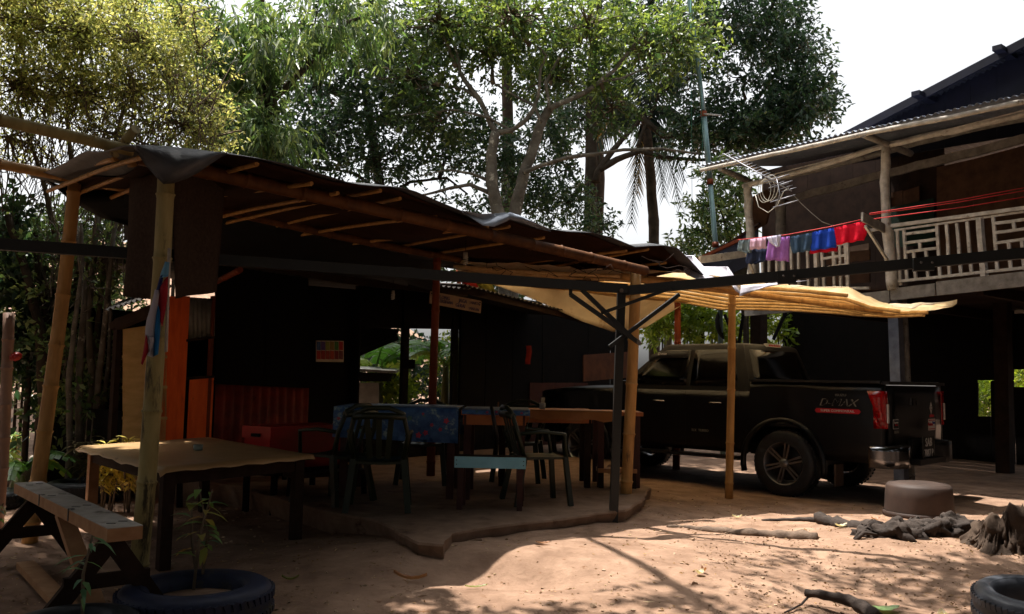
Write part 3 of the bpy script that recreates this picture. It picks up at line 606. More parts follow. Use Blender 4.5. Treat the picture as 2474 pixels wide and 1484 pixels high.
mb = MB(); bamboo(mb, Vector((-2.27, 5.32, -.05)), fB(402, 395), .058, .03, .9, .42, 12, bdir=(1, 0, 0)); tag(mb.build('bamboo_post', M_bamg, sh), 'greenish weathered bamboo post carrying the flag')
mb = MB(); bamboo(mb, Vector((-3.62, 6.55, -.05)), fA(182, 425), .058, .05, .85, .36, 12); tag(mb.build('bamboo_post', M_bam, sh), 'tan bamboo post at the left end, slightly bent')
mb = MB(); bamboo(mb, fA(1040, 1150), fA(1056, 618), .045, .02, .9, .5); mb.build('bamboo_post', M_bamr, sh)
D0 = G(1510, 1212, .12)
mb = MB(); bamboo(mb, D0 - Vector((0, 0, .08)), P(1536, 652, D0.y - .02), .058, .02, .95, .42, 12); mb.build('bamboo_post', M_bam, sh)
def mid(a, b, n): return [a.lerp(b, i / n) for i in range(n + 1)]
mb = MB(); bamboo(mb, fB(-60, 278), fB(322, 366), .037, .02, .95, .4); mb.build('bamboo_beam', M_bamg, sh)
mb = MB(); bamboo(mb, fB(335, 378, .04), fB(1560, 655, .04), .055, .03, .85, .4); mb.build('bamboo_beam', M_bamd, sh)
mb = MB(); bamboo(mb, fA(-60, 386), fA(312, 457), .040, .015, .95, .4); mb.build('bamboo_beam', M_bam, sh)
mb = MB(); bamboo(mb, fA(300, 455), fA(1110, 628), .045, .03, .85, .4); mb.build('bamboo_beam', M_bamd, sh)
mb = MB(); bamboo(mb, P(276, 372, 5.25), P(328, 312, 5.1), .03, .0, 1, .5); mb.build('bamboo_rafter', M_bamg, sh)
mb = MB(); bamboo(mb, P(135, 418, 6.9), P(282, 382, 5.35), .024, .02, .9); mb.build('bamboo_rafter', M_bam, sh)
mb = MB(); bamboo(mb, P(200, 424, 6.8), P(325, 396, 5.3), .022, .02, .9); mb.build('bamboo_rafter', M_bam, sh)
# front edge of the tarp (silhouette) and its back edge
fo = -.62
EDGE = [(325, 361), (360, 360), (395, 363), (430, 365), (470, 369), (510, 374), (545, 378), (590, 384), (640, 392), (690, 402), (740, 415), (790, 430), (840, 446), (870, 452), (905, 455), (940, 456), (975, 459), (1005, 468), (1035, 481), (1070, 496), (1110, 512), (1150, 528), (1200, 546), (1230, 528), (1270, 538), (1320, 556), (1370, 564), (1430, 566), (1480, 578), (1535, 601), (1570, 598), (1605, 597), (1635, 602), (1665, 630), (1700, 668)]
FO = lambda u: -.60 + .80 * min(1, max(0, (u - 700) / 750))     # the overhang narrows to the right
edge = [fB(u, v, FO(u)) for u, v in EDGE]
nE = len(edge); rows = []
for j in range(15):
    f = j / 14; row = []
    for i, e in enumerate(edge):
        s = i / (nE - 1)
        zb = 2.88 - .26 * s                              # height above the back beam
        bx = e - nrmS * (3.0 * f)
        z = e.z * (1 - f) + zb * f
        sag = .045 * math.sin(s * 34 + f * 3) * math.sin(math.pi * min(1, f * 1.3)) + .05 * noise.noise(Vector((s * 9, f * 4, 2)))
        zz = z + sag - .0 * f
        if f < .25: zz = e.z + (zz - e.z) * (f / .25) + .06 * math.sin(math.pi * f / .25)
        row.append(Vector((bx.x, bx.y, zz)))
    rows.append(row)
mb = MB(); mb.grid([[p + Vector((0, 0, .012)) for p in r] for r in rows], True, .004, (0, 0, 1)); mb.build('tarp', M_tarp, sh)
mb = MB(); mb.grid([[p - Vector((0, 0, .0)) for p in r[3:]] for r in rows[1:]], True, .003, (0, 0, 1)); mb.build('tarp_lining', M_tarpu, sh)
# drooping corner flap at the left
FL = [(325, 361, 325, 362), (345, 360, 352, 408), (365, 361, 372, 438), (385, 362, 386, 455), (410, 364, 412, 452), (440, 366, 446, 440), (470, 369, 478, 424), (500, 373, 508, 403), (528, 376, 534, 386), (545, 378, 547, 381)]
rw = []
for k in range(8):
    f = k / 7
    rw.append([fB(a, b, fo).lerp(fB(c, d, fo), f) + nrmS * (.02 + .05 * math.sin(f * 5 + i * .9) * f * (1 - .2 * f) + .10 * math.sin(math.pi * f) * math.sin(math.pi * i / 9)) + Z * .016 for i, (a, b, c, d) in enumerate(FL)])
mb = MB(); mb.grid(rw, True, .003); mb.build('tarp_flap', M_tarp, sh)
# grey folded-over strips on the edge further right
rw = []
for k in range(6):
    f = k / 5
    rw.append([fB(u, v0 + (v1 - v0) * f, FO(u) - .02 - .03 * math.sin(f * 4 + u * .03)) for u, v0, v1 in ((1118, 510, 514), (1140, 514, 528), (1165, 518, 545), (1195, 517, 548), (1232, 514, 532), (1262, 524, 540), (1295, 540, 552), (1330, 555, 560))])
mb = MB(); mb.grid(rw, True, .003); mb.build('tarp_flap', mat('grey_tarp_side', '8b93a0', '6a717d', scale=10, rough=.45, bump=.3, spec=.4), sh)
# back skirt of the tarp sagging below the back beam at the left end
top = [(108, 436), (150, 446), (200, 452), (250, 456), (300, 460), (360, 474), (460, 500)]
bot = [(112, 440), (165, 485), (205, 505), (250, 525), (300, 540), (360, 560), (460, 590)]
rw = [[fA(a[0], a[1], .25).lerp(fA(b[0], b[1], .25), k / 5) - nrmS * .06 * math.sin(k * .9 + i) for i, (a, b) in enumerate(zip(top, bot))] for k in range(6)]
mb = MB(); mb.grid(rw, True, .003); mb.build('tarp_flap', mat('black_sheeting', '17171a', '101012', scale=8, rough=.6, spec=.3), sh)
rw = [[P(300, 392, 5.7).lerp(P(545, 405, 6.6), i / 6).lerp(fA(190, 436, .1).lerp(fA(430, 480, .1), i / 6), k / 5) + Z * .02 * math.sin(i + k) for i in range(7)] for k in range(6)]
mb = MB(); mb.grid(rw, True, .003); mb.build('tarp_lining', mat('tan_tarp_lining', '8a5f38', '6f4a2a', scale=6, rough=.7, transl=.25), sh)
# black sheeting running on from the back beam down to the stall roof
uu = [300, 420, 540, 660, 780, 900, 980, 1060]
tp_ = [fA(u, 458 + (u - 312) * .208, .1) + Z * .02 for u in uu]
ee_ = [PL(u, 618 + (u - 530) * .16, (-3.95, 8.6), (.656, .755), -.9) for u in uu]
rw = [[a.lerp(b, k / 6) - Z * (.10 * math.sin(math.pi * k / 6) + .02 * math.sin(i * 2.2 + k)) for i, (a, b) in enumerate(zip(tp_, ee_))] for k in range(7)]
mb = MB(); mb.grid(rw, True, .003); mb.build('back_sheeting', MATS['black_sheeting'], sh)
# battens across, from the back beam out past the front beam
BT = [(575, 300, 700, 412, 1.0), (590, 470, 850, 437, 1), (470, 492, 790, 486, .8), (640, 505, 940, 489, .8), (760, 525, 1060, 472, .7), (900, 545, 1180, 498, .7), (820, 560, 1290, 522, .7), (1000, 560, 1200, 545, .6), (1010, 585, 1330, 548, .7), (1090, 600, 1440, 571, .8), (1180, 607, 1500, 590, .8), (1270, 618, 1590, 606, .8)]
for i in range(15):
    s = .06 + .93 * i / 14
    k = min(nE - 1, int(s * (nE - 1))); e = edge[k]
    a = e + nrmS * (-.12 - .1 * (i % 3)); b = e - nrmS * 2.9
    a.z = rows[1][k].z - .05; b.z = rows[13][k].z - .055
    b += dirS * random.uniform(-.35, .1); mb = MB(); bamboo(mb, b, a, .017, .015, .9, .35, 7, bdir=(0, 0, 1)); mb.build('bamboo_batten', M_bam, sh)
# loose wires under the tarp
for k in range(14):
    mb = MB()
    u = random.uniform(1100, 1640); v = random.uniform(615, 660); p = P(u, v, 8.1 + random.uniform(-.3, .6)); pts = [p]
    for _ in range(6): p = p + Vector((random.uniform(-.12, .16), random.uniform(-.05, .05), random.uniform(-.07, .05))); pts.append(p)
    mb.tube(pts, .004, 3); mb.build('wire', M_woodd, sh)
# hanging net panels round the end post
def cloth(name, m, A, Bp, Cp, Dp, parent, wav=.02, n=9, rws=12, ph=0.0, tears=0):
    rw = []
    for k in range(rws + 1):
        f = k / rws; r_ = []
        for i in range(n + 1):
            s = i / n; p = A.lerp(Bp, s).lerp(Dp.lerp(Cp, s), f); nn = (Bp - A).cross(Dp - A).normalized()
            p = p + nn * wav * (.35 + f) * math.sin(s * 9 + ph + f * 1.5)
            if k == rws and tears: p.z += random.uniform(-tears, tears)
            r_.append(p)
        rw.append(r_)
    mb = MB(); mb.grid(rw, True, .002); return mb.build(name, m, parent)
cloth('hanging_net', M_net, P(312, 395, 5.85), P(395, 380, 5.42), P(392, 728, 5.42), P(290, 715, 5.95), sh, .025, ph=1)
cloth('hanging_net', M_net, P(418, 392, 5.45), P(545, 385, 6.1), P(530, 705, 6.1), P(415, 722, 5.5), sh, .02, ph=3)
# ------------------------------------------------------------------ dark steel frame in front
fr = thing('steel_frame', 'dark square steel frame with a corner post and folding struts before the shelter', 'metal frame', G(1480, 1282, .03))
E0 = G(1480, 1282, .03); mb = MB(); mb.beam(E0 - Vector((0, 0, .05)), P(1501, 695, E0.y), .07, .07, (0, 1, 0)); mb.build('post', M_steel, fr)
zc = P(1501, 702, E0.y)
mb = MB(); mb.beam(P(-60, 586, 5.6), P(1512, 698, E0.y - .06), .06, .078); mb.build('beam', M_steel, fr)
mb = MB(); mb.beam(P(1505, 703, E0.y - .03), P(2560, 604, 6.0), .06, .078); mb.build('beam', M_steel, fr)
def strut(u0, v0, Y0, u1, v1, Y1, w=.025, m=None):
    mb = MB(); mb.beam(P(u0, v0, Y0), P(u1, v1, Y1), w, w * 1.1); mb.build('strut', m or M_steel, fr)
y0 = E0.y
strut(1378, 712, y0 - .25, 1545, 830, y0 - .1, .03); strut(1405, 700, y0 - .2, 1530, 820, y0 - .08, .03); strut(1452, 757, y0 - .15, 1622, 696, y0 - .28, .024); strut(1472, 838, y0 - .1, 1640, 712, y0 + .1, .03)
strut(1378, 680, y0 - .25, 1378, 714, y0 - .25, .025); strut(1500, 798, y0 - .07, 1548, 832, y0 - .12, .026, M_steelg)
mb = MB(); d = (CP - P(1501, 702, y0 - .1)).normalized(); c = P(1501, 702, y0 - .12); mb.tube([c, c + d * .02], .018, 12); mb.build('bolt', M_steelg, fr)
for (u, v, Y) in ((420, 619, 6.2), (980, 660, 6.75), (1900, 672, 6.62), (2230, 640, 6.25)):
    c = P(u, v, Y - .02); mb = MB(); mb.box(c, (.14, .075, .088), Matrix.Rotation(.3 if u < 1500 else -.3, 3, 'Z')); mb.build('splice_plate', M_steel, fr)
    for k in (-.04, .04): mb = MB(); q = c + Vector((k, -.045, .01)); mb.tube([q, q + Vector((0, -.012, 0))], .009, 6); mb.build('bolt', M_steelg, fr)
# ------------------------------------------------------------------ flag on the post
M_fb = mat('flag_pale_blue', '6fa8c8', '5b93b4', scale=4, rough=.8, bump=.1, transl=.25); M_fw = mat('flag_white', 'c9c4cc', 'b2acb6', scale=4, rough=.8, bump=.1, transl=.25)
M_fr = mat('flag_red', 'b01a2c', '961222', scale=4, rough=.8, bump=.1, transl=.25); M_fn = mat('flag_navy', '1a2c6a', '142258', scale=4, rough=.8, bump=.1, transl=.2); M_fc = mat('flag_bright_blue', '1b76b4', '15649c', scale=4, rough=.8, bump=.1, transl=.25)
fl = thing('flag', 'folded state flag of blue, white and red stripes hanging from the weathered bamboo post', 'flag', P(390, 880, 5.2))
def strip(name, m, L, Rr, Y, n=8):
    rw = []
    for k in range(n + 1):
        f = k / n
        def at(pl):
            x = f * (len(pl) - 1); i = min(len(pl) - 2, int(x)); q = x - i; return pl[i][0] * (1 - q) + pl[i + 1][0] * q, pl[i][1] * (1 - q) + pl[i + 1][1] * q
        a = at(L); b = at(Rr); rw.append([P(a[0] + (b[0] - a[0]) * s / 4, a[1] + (b[1] - a[1]) * s / 4, Y - .025 * math.sin(s / 4 * 3.1) - .01 * math.sin(f * 7)) for s in range(5)])
    mb = MB(); mb.grid(rw, True, .002, (0, 1, 0)); mb.build(name, m, fl)
strip('stripe', M_fb, [(399, 632), (388, 660), (386, 672)], [(409, 634), (407, 660), (406, 668)], 5.18)
strip('stripe', M_fn, [(386, 668), (372, 720), (366, 770)], [(396, 662), (386, 712), (376, 752)], 5.19)
strip('stripe', M_fr, [(398, 674), (384, 700), (380, 730), (386, 775)], [(406, 668), (405, 710), (400, 750), (392, 790)], 5.17)
strip('stripe', M_fw, [(374, 700), (364, 740), (352, 780), (350, 812)], [(386, 702), (378, 760), (372, 820), (370, 862)], 5.16)
strip('stripe', M_fr, [(352, 808), (347, 842), (340, 878)], [(358, 822), (358, 850), (344, 882)], 5.155)
strip('stripe', M_fc, [(380, 730), (372, 790), (370, 862)], [(388, 760), (386, 810), (382, 856)], 5.165)
strip('stripe', M_fw, [(357, 815), (358, 835), (356, 860)], [(372, 812), (371, 835), (370, 864)], 5.158)
mb = MB(); mb.tube([P(409, 600, 5.2), P(408, 630, 5.2), P(401, 850, 5.2)], .010, 6); mb.build('flagstick', M_woodl, fl)

# ================================================================== cream awning over the truck's nose
M_crm = mat('cream_awning_cloth', 'f2e6cf', 'ddcbab', scale=5, rough=.75, bump=.5, bdist=.03, spec=.2, transl=.7, c3='c8a878', s3=2.6, t3=.6)
M_crw = mat('pale_printed_cloth', 'dccbb0', 'c0aa8c', scale=2, rough=.75, bump=.25, bdist=.01, transl=.6, c3='a8835c', s3=2.4, t3=.6)
M_bamp = mat('bamboo_pale', 'd6b484', 'b8925c', scale=5, stretch=(3, 3, .6), rough=.5, bump=.15, spec=.3)
aw = thing('cream_awning', 'translucent cream tarp awning on bamboo battens over the front of the pickup', 'awning', (2.4, 10.5, 0))
mb = MB(); F0 = G(1760, 1202, .03); bamboo(mb, F0 - Vector((0, 0, .08)), P(1768, 690, F0.y), .045, .03, .95, .5); mb.build('bamboo_post', M_bam, aw)
mb = MB(); q = P(1633, 900, 12.6); bamboo(mb, Vector((q.x, q.y, 0)), P(1636, 700, 12.6), .055, .02, .9, .5); mb.build('bamboo_post', M_bamr, aw)
# roof surface: near edge then far edge, both measured left to right
NE = [(1095, 632, 9.6), (1200, 640, 9.4), (1350, 648, 9.3), (1500, 652, 9.2), (1640, 660, 9.15), (1780, 682, 9.1), (1870, 683, 9.1), (1960, 690, 9.1), (2050, 700, 9.1), (2110, 727, 9.15), (2180, 738, 9.2), (2250, 736, 9.2), (2312, 728, 9.2)]
FE = [(1110, 646, 12.6), (1200, 668, 12.8), (1350, 690, 12.9), (1500, 712, 12.9), (1640, 724, 12.8), (1740, 742, 12.6), (1830, 742, 12.2), (1930, 745, 11.8), (2010, 750, 11.3), (2080, 754, 10.8), (2150, 756, 10.4), (2230, 752, 9.9), (2300, 738, 9.4)]
rw = []
for k in range(9):
    f = k / 8; r_ = []
    for i, (a, b) in enumerate(zip(NE, FE)):
        p = P(*a).lerp(P(*b), f); r_.append(p)
    rw.append(r_)
d2 = []
for k in range(25):
    f = k / 24 * (len(rw) - 1); k0 = min(len(rw) - 2, int(f)); g = f - k0; r_ = []
    for i in range(73):
        x = i / 72 * 12; i0 = min(11, int(x)); q = x - i0
        p = (rw[k0][i0].lerp(rw[k0][i0 + 1], q)).lerp(rw[k0 + 1][i0].lerp(rw[k0 + 1][i0 + 1], q), g)
        p.z += .035 * noise.noise(p * 2.2) + .018 * noise.noise(Vector((p.x * 9, p.y * 3, 1))) + .02 * math.sin(x * 1.7 + k)
        if k in (0, 24): p.y += .05 * noise.noise(Vector((p.x * 5, k, 3))); p.z += .03 * noise.noise(Vector((p.x * 7, k, 5)))
        r_.append(p)
    d2.append(r_)
rw = d2
mb = MB(); mb.grid(rw, True, .003, (0, 0, 1)); mb.build('awning_cloth', M_crm, aw)
for k in range(7):
    f = (k + .4) / 7; pts = []; 
    ext = 1 if k < 5 else 0
    for i in range(13):
        p = P(*NE[i]).lerp(P(*FE[i]), f); pts.append(p - Z * .05)
    pts = pts[:12 - (k % 3) - (3 if k == 0 else 0)]
    q = []
    for i in range(len(pts) - 1):
        for s in range(3): q.append(pts[i].lerp(pts[i + 1], s / 3))
    q.append(pts[-1]); rr = [.021 * (1.12 if i % 4 == 2 else 1) for i in range(len(q))]
    mb = MB(); mb.tube(q, rr, 8); mb.build('bamboo_batten', M_bamp, aw)
mb = MB(); bamboo(mb, P(1500, 668, 9.25), P(2130, 752, 9.6), .04, .02, .8, .4); mb.build('bamboo_beam', M_bam, aw)
mb = MB(); bamboo(mb, P(1120, 672, 12.6), P(1800, 742, 12.4), .04, .02, .9, .4); mb.build('bamboo_beam', M_bam, aw)
# hanging back drape
tp = [(1112, 648), (1190, 668), (1270, 682), (1350, 692), (1430, 704), (1510, 714), (1590, 722), (1650, 728)]
bt = [(1118, 668), (1190, 690), (1270, 715), (1340, 745), (1410, 780), (1480, 803), (1560, 792), (1640, 742)]
rw = [[P(a[0], a[1], 12.7).lerp(P(b[0], b[1], 12.5), k / 8) + Vector((0, .12 * math.sin(i * 1.9 + k * .35), .0)) for i, (a, b) in enumerate(zip(tp, bt))] for k in range(9)]
rw2 = []
for r_ in rw:
    q = []
    for i in range(len(r_) - 1):
        for s in range(3): q.append(r_[i].lerp(r_[i + 1], s / 3) + Vector((0, .03 * math.sin((i * 3 + s) * 1.3), 0)))
    q.append(r_[-1]); rw2.append(q)
mb = MB(); mb.grid(rw2, True, .003, (0, -1, 0)); mb.build('hanging_drape', M_crw, aw)
M_redc = mat('red_print_cloth', 'b8281c', '90180f', scale=5, rough=.7, transl=.5); M_grnc = mat('leaf_print_cloth', '9c9440', '6d6a2a', scale=14, rough=.7, transl=.5)
rw = [[P(a, b, 12.3).lerp(P(c, d, 12.3), s / 4) for s in range(5)] for (a, b, c, d) in ((1098, 660, 1185, 660), (1110, 676, 1190, 690), (1125, 700, 1200, 712))]
mb = MB(); mb.grid([r_[:3] for r_ in rw], True, .003, (0, -1, 0)); mb.build('printed_patch', M_redc, aw)
mb = MB(); mb.grid([[p + Vector((0, -.01, 0)) for p in r_[2:]] for r_ in rw], True, .003, (0, -1, 0)); mb.build('printed_patch', M_grnc, aw)
# white folded tarp lying at the joint
M_wt = mat('white_tarp', 'd6d2da', 'b9b5c2', scale=5, rough=.5, bump=.25, spec=.4, transl=.15)
rw = []
TP = [(1640, 618, 1660, 668), (1675, 622, 1690, 680), (1700, 640, 1715, 684), (1730, 643, 1745, 686), (1758, 650, 1765, 690), (1776, 668, 1776, 697), (1800, 692, 1790, 712)]
for k in range(6):
    f = k / 5; rw.append([P(a, b, 9.35).lerp(P(c, d, 9.0), f) + Vector((0, 0, .025 * math.sin(i * 2 + k * 1.4))) for i, (a, b, c, d) in enumerate(TP)])
mb = MB(); mb.grid(rw, True, .004); tag(mb.build('white_tarp', M_wt), 'crumpled white tarp folded over the joint between the dark tarp and the awning', 'tarp')
rw = [[P(1790, 690, 8.98).lerp(P(1960, 677, 8.98), i / 5).lerp(P(1786, 716, 8.95).lerp(P(1855, 690, 8.95), i / 5), k / 3) for i in range(6)] for k in range(4)]
mb = MB(); mb.grid(rw, True, .004); tag(mb.build('white_tarp', M_wt), 'white tarp corner hanging beside the top of the right bamboo post', 'tarp')
# ================================================================== food stall building behind the shelter
M_cor = mat('rusty_red_sheet', '8a2c1c', '5c1c12', scale=5, rough=.6, bump=.2, spec=.3, c3='43160d', s3=3, t3=.6)
M_corg = mat('grey_zinc_sheet', '8a8780', '6b6862', scale=6, rough=.5, bump=.15, metal=.3, c3='5b4a3c', s3=4, t3=.62)
M_cord = mat('dull_zinc_roofing', '4b4744', '37332f', scale=5, rough=.85, bump=.15, metal=.0, c3='3a2a1f', s3=3, t3=.55)
M_org = mat('orange_painted_board', 'ff7228', 'ea5c1c', scale=5, stretch=(3, 3, .7), rough=.7, bump=.25, c3='a8452a', s3=4, t3=.66)
M_ply = mat('cream_plywood', 'e0bd84', 'caa468', scale=5, stretch=(1, 1, 3), rough=.75, bump=.15)
M_dbd = mat('near_black_board', '120d0b', '0b0807', scale=6, rough=.85, bump=.25, spec=.15)  # even near-black base colour for boards and small dark parts
wd = Vector((.656, .755, 0)); wp = (-3.95, 8.6)
wl = lambda u, v, off=0.0: PL(u, v, wp, wd, off)
wn = Vector((.755, -.656, 0))
st = thing('food_stall', 'long dark food stall with rusty corrugated walls behind the tables', 'building', (-2.4, 10.4, 0))
def low(p, z=0.0): return Vector((p.x, p.y, z))
def panel(name, m, ul, ur, vtl, vtr, vbl, vbr, off=0.0, th=.02, parent=st, zb=None):
    a, b, c, d = wl(ul, vtl, off), wl(ur, vtr, off), wl(ur, vbr, off), wl(ul, vbl, off)
    if zb is not None: c.z = zb; d.z = zb; c.x, c.y = b.x, b.y; d.x, d.y = a.x, a.y
    mb = MB(); mb.prism([a, b, c, d], -wn * th); return mb.build(name, m, parent)
# cream plywood boards at the left end: three sheets with battens
for (a, b) in ((800, 862), (863, 935), (936, 1010)): panel('plywood_sheet', M_ply, 298, 402, a + (0 if a > 800 else -4), a - (20 if a == 800 else 0), b, b)
panel('plywood_sheet', M_ply, 298, 402, 1011, 1011, 1080, 1080, zb=.1)
for v in (862, 935, 1010): panel('batten', M_ply, 296, 404, v - 3, v - 3, v + 4, v + 4, -.022, .015)
panel('corner_post', M_woodd, 284, 298, 770, 765, 1080, 1080, 0, .08, zb=0)
for i, (a, b) in enumerate(((402, 420), (420.5, 440), (440.5, 459))): panel('orange_board', M_org, a, b, 716, 716, 1060, 1060, 0, .018, zb=.15)
panel('orange_board', M_org, 459.5, 517, 917, 912, 1060, 1060, 0, .018, zb=.15)
a, b, c, d = wl(456, 718), wl(520, 722), wl(520, 812), wl(456, 822)
mb = MB(); mb.corr(a, b, c, d, .05, .006); mb.build('zinc_sheet', M_corg, st)
panel('window_frame', M_woodd, 452, 520, 820, 812, 826, 818, -.02, .03); panel('window_frame', M_woodd, 452, 520, 912, 907, 918, 913, -.02, .03)
panel('door_post', M_bamr, 514, 521, 715, 715, 1060, 1060, -.01, .05, zb=.15)
a, b = wl(521, 925), wl(745, 934); mb = MB(); mb.corr(a, b, low(b, .2), low(a, .2), .115, .016); mb.build('corrugated_sheet', M_cor, st)
panel('rail', M_dbd, 519, 748, 919, 928, 928, 938, -.045, .025)
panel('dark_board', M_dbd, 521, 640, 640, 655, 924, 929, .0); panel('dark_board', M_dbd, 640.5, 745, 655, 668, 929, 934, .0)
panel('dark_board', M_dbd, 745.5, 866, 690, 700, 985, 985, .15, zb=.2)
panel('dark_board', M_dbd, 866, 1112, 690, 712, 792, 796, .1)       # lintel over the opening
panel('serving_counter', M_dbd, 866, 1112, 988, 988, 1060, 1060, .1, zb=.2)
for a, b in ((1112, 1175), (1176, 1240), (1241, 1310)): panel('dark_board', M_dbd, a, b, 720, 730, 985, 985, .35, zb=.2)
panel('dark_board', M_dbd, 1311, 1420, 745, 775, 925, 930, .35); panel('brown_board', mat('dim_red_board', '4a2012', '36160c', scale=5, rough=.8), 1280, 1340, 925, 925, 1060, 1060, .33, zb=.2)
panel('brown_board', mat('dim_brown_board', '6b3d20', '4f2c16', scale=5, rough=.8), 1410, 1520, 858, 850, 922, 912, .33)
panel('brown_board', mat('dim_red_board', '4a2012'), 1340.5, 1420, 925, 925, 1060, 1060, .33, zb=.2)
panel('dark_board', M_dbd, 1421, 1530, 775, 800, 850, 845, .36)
# posts of the serving opening and inner things
panel('door_post', M_dbd, 978, 992, 700, 700, 1060, 1060, .06, .06, zb=.2); panel('door_post', M_dbd, 866, 876, 690, 690, 1060, 1060, .06, .06, zb=.2); panel('door_post', M_dbd, 1098, 1110, 700, 700, 1060, 1060, .06, .06, zb=.2)
mb = MB(); mb.box(P(985, 880, 11.4), (.19, .05, .12)); mb.build('meter_box', M_dbd, st)
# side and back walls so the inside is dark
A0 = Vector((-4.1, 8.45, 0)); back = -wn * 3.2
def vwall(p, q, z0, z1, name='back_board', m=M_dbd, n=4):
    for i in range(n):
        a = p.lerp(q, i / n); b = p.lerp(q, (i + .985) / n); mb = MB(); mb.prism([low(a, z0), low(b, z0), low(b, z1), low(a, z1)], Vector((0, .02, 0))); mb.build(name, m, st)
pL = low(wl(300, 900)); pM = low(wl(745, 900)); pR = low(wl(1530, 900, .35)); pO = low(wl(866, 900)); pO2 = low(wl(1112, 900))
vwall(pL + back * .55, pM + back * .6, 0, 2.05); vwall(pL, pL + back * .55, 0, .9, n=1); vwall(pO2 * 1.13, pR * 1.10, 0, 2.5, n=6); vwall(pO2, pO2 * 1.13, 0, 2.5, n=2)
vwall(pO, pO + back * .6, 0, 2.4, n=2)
# roofs
def roof(ul, vl, ur, vr, drop, rise, m, name='corrugated_roof', period=.09, over=.95, amp=.014):
    a = wl(ul, vl, -over); b = wl(ur, vr, -over); dd = -wn * drop + Z * rise
    mb = MB(); mb.corr(a, b, b + dd, a + dd, period, amp, rows=3); mb.build(name, m, st)
    mb = MB(); mb.beam(a - Z * .05 - wn * .1, b - Z * .05 - wn * .1, .05, .08, seg=6, jit=.004); mb.build('purlin', M_woodd, st)
roof(415, 590, 870, 668, 3.6, .15, M_cord); roof(870, 668, 1140, 700, 3.6, .15, M_cord)
roof(1120, 688, 1430, 768, 3.2, .3, M_cord, over=.95)
mb = MB(); a = P(252, 752, 8.2); b = P(400, 705, 7.6); mb.corr(a, b, b + Vector((-.6, 1.7, .25)), a + Vector((-.6, 1.7, .25)), .09, .014); mb.build('corrugated_roof', M_cord, st)
mb = MB(); mb.beam(P(270, 790, 8.5), P(300, 772, 8.4), .05, .07); mb.beam(P(285, 785, 8.45), P(402, 735, 8.0), .06, .1); mb.build('rafter', M_woodd, st)
mb = MB(); bamboo(mb, P(525, 680, 8.6), P(580, 652, 8.0), .03, 0, 1); mb.build('brace', M_bamr, st)
mb = MB(); bamboo(mb, P(1105, 640, 11.6), P(1110, 704, 11.6), .03, 0, 1); mb.build('brace', M_bamr, st)
# shelf hut and slanting thatch edge seen through the opening
hut = thing('zinc_cabinet', 'small grey cabinet hut with tin roof seen through the serving opening', 'shed', (-2.4, 14.5, 0))
mb = MB(); mb.prism([P(862, 925, 14.3), P(915, 925, 14.3), P(915, 1040, 14.3), P(862, 1040, 14.3)], (0, .5, 0)); mb.build('wall', M_corg, hut)
mb = MB(); mb.prism([P(850, 890, 14.1), P(955, 896, 14.1), P(955, 902, 14.1), P(850, 897, 14.1)], (0, .9, .05)); mb.build('roof', M_corg, hut)
mb = MB(); mb.prism([P(850, 898, 14.15), P(948, 903, 14.15), P(935, 922, 14.15), P(850, 922, 14.15)], (0, .6, 0)); mb.build('eave_board', M_dbd, hut)
mb = MB(); mb.beam(P(866, 852, 13.6), P(960, 812, 13.6), .04, .12); mb.build('rafter', M_dbd, st)
mb = MB(); mb.prism([P(862, 790, 13.5), P(965, 795, 13.5), P(958, 812, 13.5), P(866, 848, 13.5)], (0, .03, 0)); mb.build('gable_board', M_dbd, st)
# calendar
cal = thing('calendar', 'multicoloured wall calendar pinned to the dark stall wall', 'calendar', wl(797, 873, .12))
def calp(u0, v0, u1, v1, m, nm='date_block', o=.115): 
    mb = MB(); mb.prism([wl(u0, v0, o), wl(u1, v0 + 1, o), wl(u1, v1 + 1, o), wl(u0, v1, o)], -wn * .003); mb.build(nm, m, cal)
calp(763, 823, 830, 874, mat('calendar_paper', 'c9b7a0', 'b7a58f', scale=4, rough=.8), 'backing', .122)
CC = ['2c4a80', '5a3a80', '8a8a3a', '8a6a2a', '4a7a34', 'b01a20', 'b02a1c', 'a02414', '9a2a14', 'b03a1a', '80202a', '7a3a40']
for i in range(6):
    for j in range(2): calp(765 + i * 10.8, 825 + j * 22, 774.5 + i * 10.8, 845.5 + j * 22, mat('calendar_ink_%s' % 'abcdefghijkl'[j * 6 + i], CC[j * 6 + i], scale=30, rough=.7))
# handwritten sign board
sg = thing('handwritten_sign', 'long pale board with faint blue handwriting hung under the stall eave', 'sign', PL(1100, 760, (-.7, 9.6), wd))
sp = lambda u, v, o=0.0: PL(u, v, (-.75, 9.6), wd, o)
M_sgn = mat('sign_board_pale', 'a4896c', '94795e', scale=5, rough=.8)
mb = MB(); mb.prism([sp(1041, 704), sp(1163, 727), sp(1161, 757), sp(1038, 733)], -wn * .015); mb.build('board', M_sgn, sg)
M_ink = mat('blue_ink', '4a3f66', '3c3458', rough=.8, bump=0)
bx = (sp(1163, 727) - sp(1041, 704)).normalized()
for s, u, v, sz in (('TOLONG', 1068, 719, .055), ('JAGA', 1118, 728, .055), (': HARTA', 1146, 733, .045), ('KEBERSIHAN', 1071, 729, .05), ('GERAI', 1112, 739, .055), (': MAKAN', 1144, 747, .045)):
    text(s, sz * 1.05, basis(sp(u, v, -.006), bx, Z), M_ink, sg)
for (u, v) in ((1159, 731), (1158, 737), (1042, 709)):
    mb = MB(); c = sp(u, v); mb.tube([c, c + wn * .008], .008, 6); mb.build('nail', M_dbd, sg)
